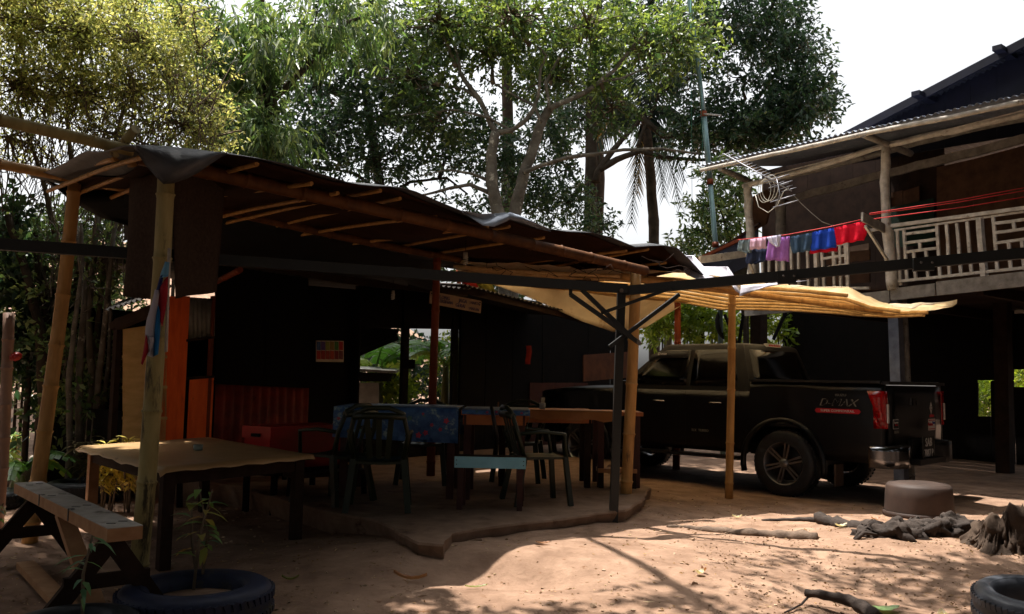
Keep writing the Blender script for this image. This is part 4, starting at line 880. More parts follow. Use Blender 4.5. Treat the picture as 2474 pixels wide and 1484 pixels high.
# hanging lamps
def bulb(label, u, v0, v1, Y, s=1.0, m=None):
    p = P(u, v1, Y); t = thing('hanging_bulb', label, 'light bulb', p); h = (P(u, v0, Y) - p).length
    mb = MB(); mb.tube([p + Z * (h + .25), p + Z * h * .8], .004, 4); mb.build('cord', M_dbd, t)
    mb = MB(); mb.lathe([(.001, h * .85), (.022 * s, h * .83), (.022 * s, h * .5), (.016 * s, h * .47)], Matrix.Translation(p), 10); mb.build('holder', mat('lamp_plastic', 'b9b2a4', rough=.4, bump=0), t)
    mb = MB(); pts = [p + Vector((.024 * s * math.cos(k * .8), .024 * s * math.sin(k * .8), h * .5 - h * .5 * k / 30)) for k in range(31)]; mb.tube(pts, .006, 5); mb.build('spiral_tube', mat('lamp_glass_off', 'dcd8cc', rough=.25, bump=0, transl=.2), t)
bulb('white spiral bulb hanging under the tarp beside the red bamboo post', 1124, 604, 640, 8.6)
bulb('dim bulb hanging in the dark above the serving opening', 949, 698, 724, 9.8, .8)
# red cooler and yellow bit
M_red = mat('red_plastic', 'b01008', '8f0c06', scale=6, rough=.35, bump=.05, spec=.5)
ce = Vector((.656, .755, 0))
co = P(590, 1072, 8.0); cq = P(632, 1076, 7.72); ev = (cq - co); ev.z = 0; ev = Vector((.30, -.16, 0)); lv = Vector((.62, .78, 0)).normalized() * .85
base = low(P(590, 1074, 8.0), .42)
t = thing('cool_box', 'bright red lidded cool box behind the first table', 'cool box', low(base, .42))
tp = P(590, 1028, 8.0).z
mb = MB(); mb.prism([base, base + ev * .93, base + ev * .93 + lv, base + lv], Z * (tp - .42 - .11)); mb.build('body', M_red, t)
mb = MB(); mb.prism([low(base, tp - .11) - ev * .05 - lv * .02, low(base, tp - .11) + ev - lv * .02, low(base, tp - .11) + ev + lv * 1.02, low(base, tp - .11) - ev * .05 + lv * 1.02], Z * .11); mb.build('lid', M_red, t)
mb = MB(); mb.box(low(base + ev * .5 - lv * .03, tp - .08), (.1, .03, .03), Matrix.Rotation(-.5, 3, 'Z')); mb.build('handle', M_dbd, t)
bt = thing('low_bench', 'dark low bench carrying the red cool box', 'bench', low(base, 0))
mb = MB(); mb.prism([low(base, .37) - ev * .1, low(base, .37) + ev * 1.1, low(base, .37) + ev * 1.1 + lv * 1.05, low(base, .37) - ev * .1 + lv * 1.05], Z * .048); mb.build('seat', M_dbd, bt)
for i in (0, 1):
    for j in (.05, .95): mb = MB(); q = base + ev * i + lv * j; mb.beam(low(q, 0), low(q, .37), .05, .05, (0, 1, 0)); mb.build('leg', M_dbd, bt)
# ================================================================== two-storey wooden house on the right
hp = (5.07, 11.5); hd = Vector((.634, -.773, 0)); hn = Vector((.773, .634, 0))     # hn points away from the camera
H = lambda u, v, off=0.0: PL(u, v, hp, hd, off)
M_hb = mat('house_dark_board', '3a2a22', '281c17', scale=6, rough=.85, bump=.3, spec=.15, c3='1c1412', s3=3, t3=.6)
M_hbr = mat('house_brown_board', '6b4d3a', '4d3628', scale=5, rough=.8, bump=.25, spec=.2)
M_zr = mat('zinc_roof_sheet', '9aa2b0', '7c8494', scale=6, rough=.6, bump=.15, metal=.15, c3='4c4038', s3=3, t3=.62)
M_nv = mat('dark_blue_roofing', '1b1c2e', '121320', scale=5, rough=.6, bump=.2, spec=.3)
ho = thing('wooden_house', 'two-storey weathered wooden house with balcony and low zinc eaves at the right', 'house', (5.1, 11.5, 0))
def hbeam(name, m, pts, off, w, h, jit=.01, seg=5):
    mb = MB(); q = [H(u, v, off) for u, v in pts]
    for i in range(len(q) - 1): mb.beam(q[i], q[i + 1], w, h, Z, seg, jit)
    return mb.build(name, m, ho)
def hpole(name, m, pts, off, r0, r1, wob=.14):
    mb = MB(); pole(mb, [H(u, v, off) for u, v in pts], r0, r1, wob, 8, 4); return mb.build(name, m, ho)
# veranda roof
a = H(1684, 402, -.62); b = H(2600, 200, -.62); up = hn * 2.4 + Z * .42
a0 = a; n_s = 7
for i in range(n_s):
    p = a.lerp(b, i / n_s) + Z * .004 * (i % 2); q = a.lerp(b, (i + 1.03) / n_s) + Z * .004 * (i % 2); mb = MB(); mb.corr(p, q, q + up, p + up, .085, .014, rows=3); mb.build('zinc_roof_sheet', M_zr, ho)
hpole('eave_beam', M_woodl, [(1692, 412), (1790, 390), (1900, 366), (2095, 322), (2095, 322), (2300, 283), (2600, 219)], -.60, .032, .036, .12)
hpole('eave_beam', M_woodl, [(1795, 450), (1900, 424), (2030, 385), (2140, 351), (2300, 316), (2600, 246)], -.02, .042, .046, .16)
hpole('eave_beam', M_wood, [(1812, 446), (2000, 405), (2220, 345), (2400, 300), (2600, 262)], .9, .045, .05, .14)
hbeam('eave_board', M_wood, [(1880, 490), (2100, 430), (2300, 380), (2600, 305)], 1.15, .05, .12)
hbeam('conduit', M_woodl, [(1860, 424), (2473, 267), (2600, 235)], -.08, .012, .016, 0, 1)
for (u0, v0, u1, v1) in ((1738, 408, 1812, 440), (2085, 325, 2200, 372), (1800, 396, 1880, 430)):
    mb = MB(); pole(mb, [H(u0, v0, -.62), H(u1, v1, .5)], .045, .05, .1, 7, 4); mb.build('rafter', M_wood, ho)
# columns
hpole('column', M_woodl, [(1806, 448), (1808, 520), (1815, 600), (1818, 720)], .0, .065, .07)
hpole('column', M_wood, [(1884, 470), (1886, 540), (1888, 720)], .7, .08, .08)
hpole('column', M_woodl, [(2140, 352), (2137, 440), (2140, 540), (2150, 620), (2156, 700)], -.03, .06, .075, .1)
# floor: edge boards and slab
fz = 2.52
hbeam('floor_beam', M_wood, [(2152, 712), (2260, 700)], -.03, .05, .16, .004, 3); hbeam('floor_beam', M_wood, [(2263, 698), (2600, 660)], -.03, .05, .18, .004, 4)
hbeam('floor_beam', M_wood, [(1800, 752), (2150, 716)], -.02, .05, .16, .006, 4)
hbeam('floor_beam', M_wood, [(1775, 742), (1800, 738), (1960, 720)], -.35, .05, .10, .006, 3)
p0 = H(1790, 700); p0 = Vector((p0.x, p0.y, 0)); pe = p0 + hd * 7.5
for i in range(12):
    q = p0 + hd * .1 + hn * (.05 + i * .55); mb = MB(); mb.prism([q + Z * 2.60, q + hd * 12 + Z * 2.60, q + hd * 12 + hn * .54 + Z * 2.60, q + hn * .54 + Z * 2.60], Z * .03); mb.build('floor_board', M_hb, ho)
for i in range(5):
    q = p0 + hd * (.3 + i * 1.6); mb = MB(); mb.beam(q + hn * .1 + Z * 2.52, q + hn * 6.5 + Z * 2.52, .08, .14); mb.build('joist', M_hb, ho)
# railing
rl = thing
def rm(u0, v0, u1, v1, w=.035, h=.035, off=.0, name='railing_bar', m=None):
    mb = MB(); mb.beam(H(u0, v0, off), H(u1, v1, off), w, h, hd if abs(u1 - u0) < 20 else Z, 3, .003); return mb.build(name, m or M_woodl, ho)
rm(2146, 547, 2600, 487, .05, .045, -.02, 'top_rail'); rm(2160, 557, 2473, 512, .03, .025, -.01)
rm(2152, 682, 2470, 648, .05, .035, -.01, 'bottom_rail'); rm(2470, 648, 2600, 635, .05, .035, -.01, 'bottom_rail')
rm(1806, 607, 2138, 551, .05, .04, -.01, 'top_rail'); rm(1812, 702, 2100, 696, .05, .035, .0, 'bottom_rail')
for u, vt, vb in ((2154, 557, 694), (2166, 558, 690), (2182, 555, 680), (2262, 545, 674), (2285, 542, 670), (2313, 540, 668), (2338, 536, 664), (2400, 520, 655)):
    rm(u - 2 + (3 if u < 2300 else 0), vt, u + 9, vb)
for u0, u1, vt, vb in ((2366, 2378, 528, 668),): rm(u0, vt, u1, vb, .10, .06)
for v in (564, 586, 608): rm(2186, v + 2, 2262, v - 8)
rm(2221, 585, 2223, 604); 
for u in (2206, 2236): rm(u, 604 if u < 2220 else 601, u + 6, 677 if u < 2220 else 672)
for v in (540, 563, 588): rm(2402, v, 2520, v - 15)
rm(2448, 536, 2450, 556)
for u in (2436, 2468, 2500): rm(u, 582, u + 6, 652)
for u, v in ((1841, 596), (1857, 594), (1875, 592), (1892, 588), (1911, 586), (1928, 582), (1950, 579), (2012, 572), (2028, 568), (2046, 566)): rm(u, v, u + (2 if u < 1940 else 3), 702, .034, .034)
rm(1971, 576, 1973, 700, .07, .05)
rm(1893, 590, 1888, 700, .05, .04); rm(1826, 600, 1830, 702, .08, .05, .1); 
for v in (594, 622, 645): rm(1986, v + 4, 2047, v - 6)
rm(1984, 590, 1991, 700); rm(2041, 578, 2048, 700); rm(2015, 616, 2017, 640)
# side brackets for the clothes lines
BR0a, BR0b = H(1815, 612, 0), P(1690, 628, 12.2)
mb = MB(); mb.beam(H(1806, 612, 0), P(1690, 628, 12.45), .04, .11, Z, 4, .006); mb.build('bracket', M_woodl, ho)
mb = MB(); mb.beam(P(1802, 612, 12.6), H(1836, 705, 0), .03, .03); mb.build('bracket_strut', M_woodl, ho)
mb = MB(); mb.beam(H(2142, 556, 0), H(2082, 524, -.75), .03, .12, Z, 3, .004); mb.build('bracket', M_wood, ho)
mb = MB(); mb.beam(H(2090, 546, -.7), H(2150, 640, -.02), .03, .035); mb.build('bracket_strut', M_woodl, ho)
# inner walls
def hwall(name, m, u0, u1, vt0, vt1, vb0, vb1, off, th=.03):
    mb = MB(); mb.prism([H(u0, vt0, off), H(u1, vt1, off), H(u1, vb1, off), H(u0, vb0, off)], hn * th); mb.build(name, m, ho)
for i in range(8):
    a_, b_ = 1840 + i * 55, 1840 + i * 55 + 54.5
    f = lambda u: 470 - (u - 1840) * .26
    hwall('wall_board', M_hb, a_, b_, f(a_) - 55, f(b_) - 55, 740, 735, 2.3)
hwall('wall_board', M_hbr, 2262, 2350, 405, 385, 720, 716, 2.2); hwall('wall_board', M_hbr, 2350.6, 2473, 385, 352, 716, 710, 2.2); hwall('wall_board', M_hbr, 2473.6, 2620, 352, 310, 710, 700, 2.2)
hwall('wall_board', M_hbr, 2130, 2180, 470, 460, 520, 518, 2.2); hwall('wall_board', M_hbr, 2181, 2220, 462, 450, 520, 515, 2.2)
hwall('green_screen', mat('dark_green_mesh', '1f3a2c', '14281e', scale=30, rough=.8), 2145, 2255, 503, 478, 600, 590, 2.1, .01)
hwall('lower_board', M_hbr, 1995, 2100, 612, 598, 640, 628, 1.2); hwall('lower_board', M_hbr, 1995, 2100, 645, 634, 690, 682, 1.2)
hwall('lower_board', mat('pinkish_board', '8a7466', '6f5b4e', scale=5, rough=.8), 2000, 2098, 606, 588, 612, 604, .6)
hwall('drape', M_hb, 1896, 2150, 500, 430, 610, 560, 2.15)
# gable and main roof
g0, g1, g2 = H(2060, 318, 1.6), H(2480, 95, 1.6), H(2620, 22, 1.6)
g3 = H(2620, 300, 1.6); g4 = H(2060, 395, 1.6)
for i in range(9):
    f0, f1 = i / 9, (i + .99) / 9
    t0 = g0.lerp(g2, f0); t1 = g0.lerp(g2, f1); b0 = g4.lerp(g3, f0); b1 = g4.lerp(g3, f1)
    mb = MB(); mb.prism([t0, t1, b1, b0], hn * .03); mb.build('gable_board', M_nv, ho)
r0 = H(2040, 320, 1.2); r1 = H(2640, 5, 1.2)
mb = MB(); mb.corr(r1, r0, r0 + hn * 5, r1 + hn * 5, .09, .014, rows=2); mb.build('main_roof', M_nv, ho)
mb = MB(); mb.beam(r0 - Z * .06, r1 - Z * .06, .04, .12); mb.build('barge_board', M_nv, ho)
for u, v in ((2222, 231), (2418, 122)):
    mb = MB(); q = H(u, v, 1.15); mb.beam(q - hn * .15, q + hn * .4, .12, .07); mb.build('purlin_end', M_nv, ho)
# hip end of the lower lean-to roof at the left
mb = MB(); mb.prism([P(1640, 648, 15), P(1832, 545, 13.8), P(1832, 575, 13.8), P(1815, 640, 13.9), P(1700, 690, 14.5), P(1640, 690, 15)], (.3, 1.2, .0)); mb.build('lean_to_side', M_nv, ho)
mb = MB(); mb.beam(P(1630, 652, 14.9), P(1790, 578, 13.8), .05, .05, Z, 4, .004); mb.build('lean_to_edge', M_bamr, ho)
mb = MB(); mb.beam(P(1672, 645, 14.9), P(1835, 540, 13.7), .05, .03, Z, 4, .003); mb.build('lean_to_edge', M_woodd, ho)
mb = MB(); mb.prism([P(1812, 478, 13.8), P(1850, 458, 13.8), P(1905, 485, 13.8), P(1860, 500, 13.8), P(1850, 540, 13.8), P(1815, 560, 13.8)], hn * .04); mb.build('torn_board', M_hbr, ho)
# under the house: posts, dark boards, gaps
def gpost(u, vt, m, r, off, name='house_post', square=True, lean=0):
    q = H(u, 900, off); g = Vector((q.x, q.y, gh(q.x, q.y) - .05)); t_ = H(u + lean, vt, off); mb = MB()
    if square: mb.beam(g, t_, r * 2, r * 2, hd, 4, .004)
    else: bamboo(mb, g, t_, r, .02, .95, .6)
    mb.build(name, m, ho)
gpost(2172, 722, mat('whitewashed_post', '6f7480', '565a66', scale=8, rough=.8), .07, .15, lean=-12); gpost(2195, 720, M_wood, .05, .3, square=False, lean=-14)
gpost(1832, 745, M_woodd, .11, 2.3); gpost(1694, 738, M_dbd, .045, 3.5); gpost(2420, 700, M_hb, .1, 3.0)
hbeam('cross_beam', M_dbd, [(1600, 772), (1700, 774)], 3.4, .05, .09, 0, 1)
gpost(1608, 730, M_wood, .035, 3.3); gpost(1618, 730, M_wood, .03, 3.25)
hbeam('under_brace', M_dbd, [(1750, 760), (1780, 830)], 2.6, .04, .05, 0, 1); hbeam('under_brace', M_dbd, [(1795, 760), (1785, 830)], 2.6, .04, .05, 0, 1); hbeam('under_brace', M_nv, [(1905, 740), (1868, 820)], 2.6, .04, .05, 0, 1)
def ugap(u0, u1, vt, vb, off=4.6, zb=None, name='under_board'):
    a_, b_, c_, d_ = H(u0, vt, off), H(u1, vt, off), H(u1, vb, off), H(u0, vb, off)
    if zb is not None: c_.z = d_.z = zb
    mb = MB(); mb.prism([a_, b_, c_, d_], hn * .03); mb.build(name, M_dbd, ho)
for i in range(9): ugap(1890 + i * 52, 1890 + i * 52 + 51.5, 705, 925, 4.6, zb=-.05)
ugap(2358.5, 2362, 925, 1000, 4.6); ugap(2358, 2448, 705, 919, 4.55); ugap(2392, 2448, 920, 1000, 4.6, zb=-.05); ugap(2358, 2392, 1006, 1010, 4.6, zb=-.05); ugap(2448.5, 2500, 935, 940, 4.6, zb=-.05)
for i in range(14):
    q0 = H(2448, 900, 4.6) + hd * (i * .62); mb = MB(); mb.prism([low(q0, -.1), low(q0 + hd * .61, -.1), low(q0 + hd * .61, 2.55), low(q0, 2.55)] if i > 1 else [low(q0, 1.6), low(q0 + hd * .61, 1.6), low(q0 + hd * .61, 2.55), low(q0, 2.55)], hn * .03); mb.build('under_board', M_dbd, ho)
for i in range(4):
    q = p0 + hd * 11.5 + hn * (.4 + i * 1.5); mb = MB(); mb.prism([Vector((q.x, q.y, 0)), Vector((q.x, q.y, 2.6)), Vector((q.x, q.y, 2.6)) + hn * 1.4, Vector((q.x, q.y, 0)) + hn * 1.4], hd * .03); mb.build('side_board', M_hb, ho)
# green drum glimpsed at far right
# mast with guy ropes, antenna, coil of cable
M_pipe = mat('pale_blue_pipe', '7f9a9c', '67807f', scale=5, stretch=(1, 1, .3), rough=.45, metal=.5, bump=.05)
ms = thing('antenna_mast', 'very tall thin steel mast rising past the trees left of the house eave', 'mast', (4.2, 15.5, 0))
m0 = P(1745, 850, 15.2); m0.z = gh(m0.x, m0.y) - .1
pts = [m0, P(1738, 700, 15.2), P(1728, 590, 15.2), P(1715, 440, 15.2), P(1699, 270, 15.2), P(1682, 130, 15.2), P(1665, 0, 15.2), P(1655, -80, 15.2)]
mb = MB(); mb.tube(pts[:4], .045, 10); mb.build('pipe', M_pipe, ms); mb = MB(); mb.tube(pts[3:5], .05, 10); mb.build('pipe', M_pipe, ms); mb = MB(); mb.tube(pts[4:], .042, 10); mb.build('pipe', M_pipe, ms)
mb = MB(); c = P(1699, 276, 15.15); mb.tube([c, P(1742, 279, 15.1)], .016, 6); mb.build('spur', M_woodl, ms)
for p_ in ((1699, 276), (1728, 592), (1715, 440)): mb = MB(); c = P(*p_, 15.2); mb.tube([c - Z * .05, c + Z * .05], .06, 10); mb.build('clamp', M_bamr, ms)
mb = MB()
for a_, b_ in (((1693, 276), (1660, 290)), ((1668, 0), (1672, 560)), ((1690, 60), (1705, 740))): mb.tube([P(*a_, 15.1), P(*b_, 15.1)], .005, 3)
mb.build('guy_rope', mat('green_rope', '2f6f5a', rough=.7, bump=0), ms)
ds = MB(); c = P(1728, 790, 15.0); ds.lathe([(.001, .0), (.12, .015), (.2, .05), (.255, .1)], Matrix.Translation(c) @ Matrix.Rotation(R(78), 4, 'Y') @ Matrix.Rotation(.3, 4, 'X'), 20); ds.build('dish', M_dbd, ms)
M_alu = mat('aluminium_tube', '8f9098', '76777f', scale=5, rough=.5, metal=.5, bump=0)
an = thing('tv_antenna', 'long aluminium yagi antenna slung under the corner of the zinc eave', 'antenna', H(1860, 490, -.75))
A1, A2 = H(1748, 372, -.8), H(1912, 462, -.8); mb = MB(); mb.tube([A1, A2], .009, 6); mb.build('boom', M_alu, an)
ax_ = (H(1880, 395, -.8) - H(1850, 405, -.8)).normalized()
for k in range(19):
    c = A1.lerp(A2, (k + .3) / 19); L_ = .15 - .002 * k; mb = MB(); mb.tube([c - ax_ * L_, c + ax_ * L_], .0045, 5); mb.build('element', M_alu, an)
for (u, v, L_) in ((1884, 431, .2), (1893, 446, .19), (1905, 493, .2), (1898, 480, .2)):
    c = H(u - 8, v, -.8); mb = MB(); mb.tube([c - ax_ * L_, c + ax_ * L_], .0075, 5); mb.build('reflector', M_alu, an)
mb = MB(); mb.tube([H(1876, 433, -.8), H(1884, 470, -.8), H(1874, 497, -.8)], .008, 5); mb.build('reflector_stay', M_alu, an)
cb = MB(); 
for k in range(3):
    c = H(1846 + k * 7, 462 - k * 4, -.70); cb.tube([c + hd * (.11 + .012 * k) * math.cos(t_ / 16 * 6.283) + Z * (.17 + .01 * k) * math.sin(t_ / 16 * 6.283) for t_ in range(17)], .005, 5, cap=False)
cb.tube([H(u, v, -.74) for u, v in ((1824, 470), (1832, 500), (1855, 514), (1878, 496), (1893, 462), (1905, 455))], .006, 6)
tag(cb.build('cable_coil', mat('pale_cable', 'b7b1a4', rough=.6, bump=0)), 'coil of pale cable hanging beside the antenna', 'cable')
cb = MB(); cb.tube([H(u, v, -.1) for u, v in ((1915, 470), (1935, 492), (1960, 515), (1985, 536), (2010, 545))], .005, 4); tag(cb.build('loose_cable', mat('pale_cable', 'b7b1a4')), 'thin loose cable drooping into the dark balcony', 'cable')
# clothes lines
M_rope = mat('red_line', 'c42a2a', 'a01e1e', rough=.6, bump=0)
LN = lambda u, v, o=-.6: H(u, v, o)
for pts_ in ([(1782, 580), (1896, 568), (2000, 549), (2085, 530)],):
    mb = MB(); mb.tube([LN(u, v) for u, v in pts_], .006, 4); tag(mb.build('clothes_line', M_rope), 'red clothes line carrying the washing between the two brackets', 'clothes line')
for k, (a_, b_) in enumerate((((2100, 516), (2560, 438)), ((2100, 519), (2560, 446)), ((2110, 529), (2560, 462)))):
    mb = MB(); p, q = H(*a_, -.72), H(*b_, -.3); mb.tube([p, p.lerp(q, .5) - Z * .02, q], .005, 4)
    tag(mb.build('clothes_line', M_rope), ['upper of the empty red lines in front of the balcony', 'middle of the empty red lines in front of the balcony', 'lowest of the empty red lines in front of the balcony'][k], 'clothes line', 'empty red clothes lines')
def garment(name, label, m, poly, off=-.6, cat='clothing', th=.012, folds=1.0, group='washing hung on the balcony line'):
    """cloth folded over the line: outline in rows of left/right points"""
    rw = []
    for k in range(len(poly) - 1):
        for s in range(3):
            f = s / 3; a_ = [poly[k][i] * (1 - f) + poly[k + 1][i] * f for i in range(4)]
            rw.append(a_)
    rw.append(list(poly[-1])); g = []
    for k, (u0, v0, u1, v1) in enumerate(rw):
        r_ = []
        for i in range(13):
            s = i / 12; dd = .022 * folds * math.sin(s * 14 + k * .12) * (.3 + k / len(rw)) + .01 * math.sin(s * 31 + k * .4)
            r_.append(H(u0 + (u1 - u0) * s, v0 + (v1 - v0) * s + 1.2 * math.sin(s * 14) * (k > len(rw) - 2), off + dd))
        g.append(r_)
    mb = MB(); mb.grid(g, True, th, hn); o = mb.build(name, m); tag(o, label, cat, group); return o
C_ = lambda n, a, b=None, t_=.15: mat(n, a, b, scale=8, rough=.85, bump=.25, bdist=.006, spec=.1, transl=t_)
garment('grey_shorts', 'grey-green garment hung at the left end of the washing line', C_('cloth_greygreen', '7c888a', '626f76'), [(1784, 581, 1818, 577), (1780, 606, 1816, 602), (1800, 612, 1814, 610)])
garment('pink_cloth', 'pale pink cloth folded over the line', C_('cloth_pink', 'dbb8cc', 'cda6bc', .3), [(1812, 578, 1850, 573), (1810, 603, 1848, 601)], -.63)
garment('navy_shorts', 'navy shorts hanging below the pale pink cloth', C_('cloth_navy', '2a3148', '20263a'), [(1806, 602, 1850, 600), (1800, 630, 1852, 630), (1802, 638, 1822, 638)], -.56)
garment('white_cloth', 'white kerchief pinned over the purple shorts', C_('cloth_white', 'dcd8ea', 'c8c4da', .3), [(1851, 573, 1886, 567), (1858, 586, 1884, 584), (1874, 597, 1882, 595)], -.64)
garment('purple_shorts', 'purple shorts hanging in the middle of the line', C_('cloth_purple', '9c68b0', '845498'), [(1856, 578, 1907, 571), (1852, 604, 1906, 602), (1849, 628, 1905, 632)], -.59)
garment('teal_shorts', 'dark teal shorts between purple and blue shorts', C_('cloth_teal', '3c5068', '2e4056'), [(1908, 572, 1962, 562), (1908, 594, 1964, 584), (1914, 612, 1956, 606)], -.6)
garment('blue_shorts', 'bright blue shorts with red hem', C_('cloth_blue', '2246b0', '1a3894'), [(1962, 561, 2016, 550), (1958, 588, 2020, 578), (1958, 606, 2020, 598)], -.6)
garment('red_hem', 'red hem of the garment below the blue shorts', C_('cloth_red', 'b5122a', '960e22'), [(1956, 602, 2022, 596), (1955, 613, 2022, 607)], -.575)
garment('red_cloth', 'bright red cloth at the right end of the washing line', C_('cloth_bright_red', 'd0142e', 'b41028'), [(2014, 550, 2088, 534), (2018, 575, 2094, 560), (2020, 592, 2086, 580)], -.6)
# ================================================================== black pickup truck
M_pt = mat('black_paint', '0b0b0d', '09090b', scale=3, rough=.33, bump=0, spec=.32, coat=.05, c3='15110e', s3=2.5, t3=.62)
M_ptd = mat('dusty_black_paint', '100e0d', '0b0a0a', scale=3, rough=.5, bump=0, spec=.22, c3='1a1511', s3=2.5, t3=.6)
M_gl = mat('dark_glass', '060708', '050607', rough=.10, bump=0, spec=.35)
M_pl = mat('black_plastic', '17171a', '111114', scale=20, rough=.55, bump=.1)
M_chr = mat('chrome', '8f8f92', '7b7b7e', rough=.2, metal=1.0, bump=0)
M_alloy = mat('grey_alloy', '8f9094', '77787c', rough=.35, metal=.85, bump=0)
M_tl = mat('red_lens', 'a80f12', '7a080a', scale=40, rough=.15, bump=.1, spec=.6, transl=.2)
M_lens = mat('clear_lens', 'c8c4c0', 'a8a4a0', scale=60, rough=.15, bump=.3)
M_wht = mat('sticker_white', 'c9c9c9', 'bdbdbd', rough=.5, bump=0); M_rs = mat('sticker_red', 'b01022', '980c1c', rough=.5, bump=0); M_gs = mat('sticker_grey', '7d7d76', '6d6d66', rough=.5, bump=0)
M_blk = mat('plate_black', '0a0a0b', rough=.5, bump=0)
tr = thing('pickup_truck', 'black double-cab pickup truck parked nose-in under the awning and house', 'pickup truck', (0, 0, 0))
WB = 3.05
def arch(x, zlow):
    z = zlow
    for c in (0, WB):
        d = abs(x - c)
        if d < .47: z = max(z, .38 + math.sqrt(.47 ** 2 - d * d))
    return z
def ztop(x): return 1.32 if x < .42 else (1.20 if x < 2.35 else 1.20 - .02 * (x - 2.35) - .06 * max(0, (x - 3.3)) ** 2 * 2)
def halfw(x): return .90 - .16 * max(0, (x - 3.35) / .6) ** 2 - .02 * max(0, (-.9 - x) / .3) ** 2
xsx = sorted(set([round(-1.16 + i * .0425, 4) for i in range(121)] + [.4195, .4205, -.4699, .4699, WB - .4699, WB + .4699]))
for s in (1, -1):
    rows = []
    for x in xsx:
        zl = arch(x, .46 if x < 3.2 else .40); zt = ztop(x); r_ = []
        for k in range(9):
            f = k / 8; z = zl + (zt - zl) * f
            y = halfw(x) * (1 - .035 * max(0, (z - .95) / .35) ** 2 - .05 * max(0, (.62 - z) / .2) ** 2 - .010 * (1 if .98 < z < 1.0 else 0))
            r_.append((x, s * y, z))
        rows.append(r_)
    mb = MB(); mb.grid(rows, True, .035, (0, -s, 0)); mb.build('side_panel', M_pt, tr)
# tailgate, bed, hood, nose
mb = MB(); mb.grid([[(-1.16 - .015 * math.sin(math.pi * (z - .55) / .8), y, z) for y in np.linspace(-.80, .80, 9)] for z in np.linspace(.60, 1.30, 8)], True, .04, (1, 0, 0)); tg = mb.build('tailgate', M_pt, tr)
mb = MB(); mb.beam((-1.16, -.86, 1.325), (-1.16, .86, 1.325), .09, .035); mb.build('tailgate_cap', M_pl, tr)
for s in (1, -1):
    mb = MB(); mb.beam((-1.13, s * .865, 1.335), (.42, s * .865, 1.335), .07, .03); mb.build('bed_rail', M_pl, tr)
mb = MB(); mb.box((-.37, 0, .82), (1.56, 1.66, .04)); mb.box((.36, 0, 1.05), (.04, 1.66, .5)); mb.build('bed_floor', M_pl, tr)
mb = MB(); mb.box((1.4, 0, .52), (4.4, 1.3, .12)); mb.box((0, 0, .38), (.14, 1.3, .14)); mb.box((3.05, 0, .40), (.2, 1.3, .16)); mb.build('chassis', M_pl, tr)
mb = MB(); mb.grid([[(x, y, ztop(x) + .05 * (1 - (y / .85) ** 2) - .0) for y in np.linspace(-halfw(x) + .03, halfw(x) - .03, 9)] for x in np.linspace(2.3, 3.93, 12)], True, .02, (0, 0, -1)); mb.build('bonnet', M_pt, tr)
mb = MB(); mb.grid([[(3.9 + .10 * math.cos(y * 1.7) - .04, y, z) for y in np.linspace(-.74, .74, 11)] for z in (.38, .6, .75, .95, 1.12)], True, .05, (-1, 0, 0)); mb.build('front_bumper', M_pl, tr)
for s in (1, -1): mb = MB(); mb.box((3.84, s * .66, .93), (.16, .26, .2)); mb.build('headlight', M_lens, tr)
# cab
def ring(x0, x1, z, hw): return x0, x1, z, hw
low_ = [(.44, .84), (2.38, .84)]; 
bz, rz = 1.20, 1.80
def cabp(x, z, s=1):
    f = (z - bz) / (rz - bz); hw = .855 - .17 * f ** 1.15; return (x, s * hw, z)
xb0, xb1, xr0, xr1 = .44, 2.42, .62, 1.72
def xr(f): return xb0 + (xr0 - xb0) * f ** 1.2
def xf(f): return xb1 + (xr1 - xb1) * f ** 1.05
rows = []
ns = 12
for k in range(9):
    f = k / 8 * .94; z = bz + (rz - bz) * f; hw = cabp(0, z)[1]; r_ = []
    a_, b_ = xr(f), xf(f)
    for i in range(ns + 1): r_.append((a_ + (b_ - a_) * i / ns, hw, z))
    for i in range(1, 8): r_.append((b_ + .05 * math.sin(math.pi * i / 8), hw * math.cos(math.pi * i / 8), z))
    for i in range(ns + 1): r_.append((b_ + (a_ - b_) * i / ns, -hw, z))
    for i in range(1, 8): r_.append((a_ - .03 * math.sin(math.pi * i / 8), -hw * math.cos(math.pi * i / 8), z))
    r_.append(r_[0]); rows.append(r_)
for f2, dz in ((.96, .03), (.90, .05), (.5, .065), (.0, .07)):
    base_ = rows[8]; cxm = sum(p[0] for p in base_) / len(base_); rows.append([(cxm + (p[0] - cxm) * f2, p[1] * f2, bz + (rz - bz) * .94 + dz * .62) for p in base_])
mb = MB(); mb.grid(rows, True); mb.build('cab', M_ptd, tr)
def glass(name, fz0, fz1, xa, xb_, s=1, side=True, off=.006):
    rr = []
    for k in range(5):
        f = fz0 + (fz1 - fz0) * k / 4; z = bz + (rz - bz) * f; hw = cabp(0, z)[1] + off; a_ = xa(f); b_ = xb_(f)
        rr.append([(a_ + (b_ - a_) * i / 6, s * hw, z) for i in range(7)])
    mb = MB(); mb.grid(rr, True, .003, (0, -s, 0)); mb.build(name, M_gl, tr)
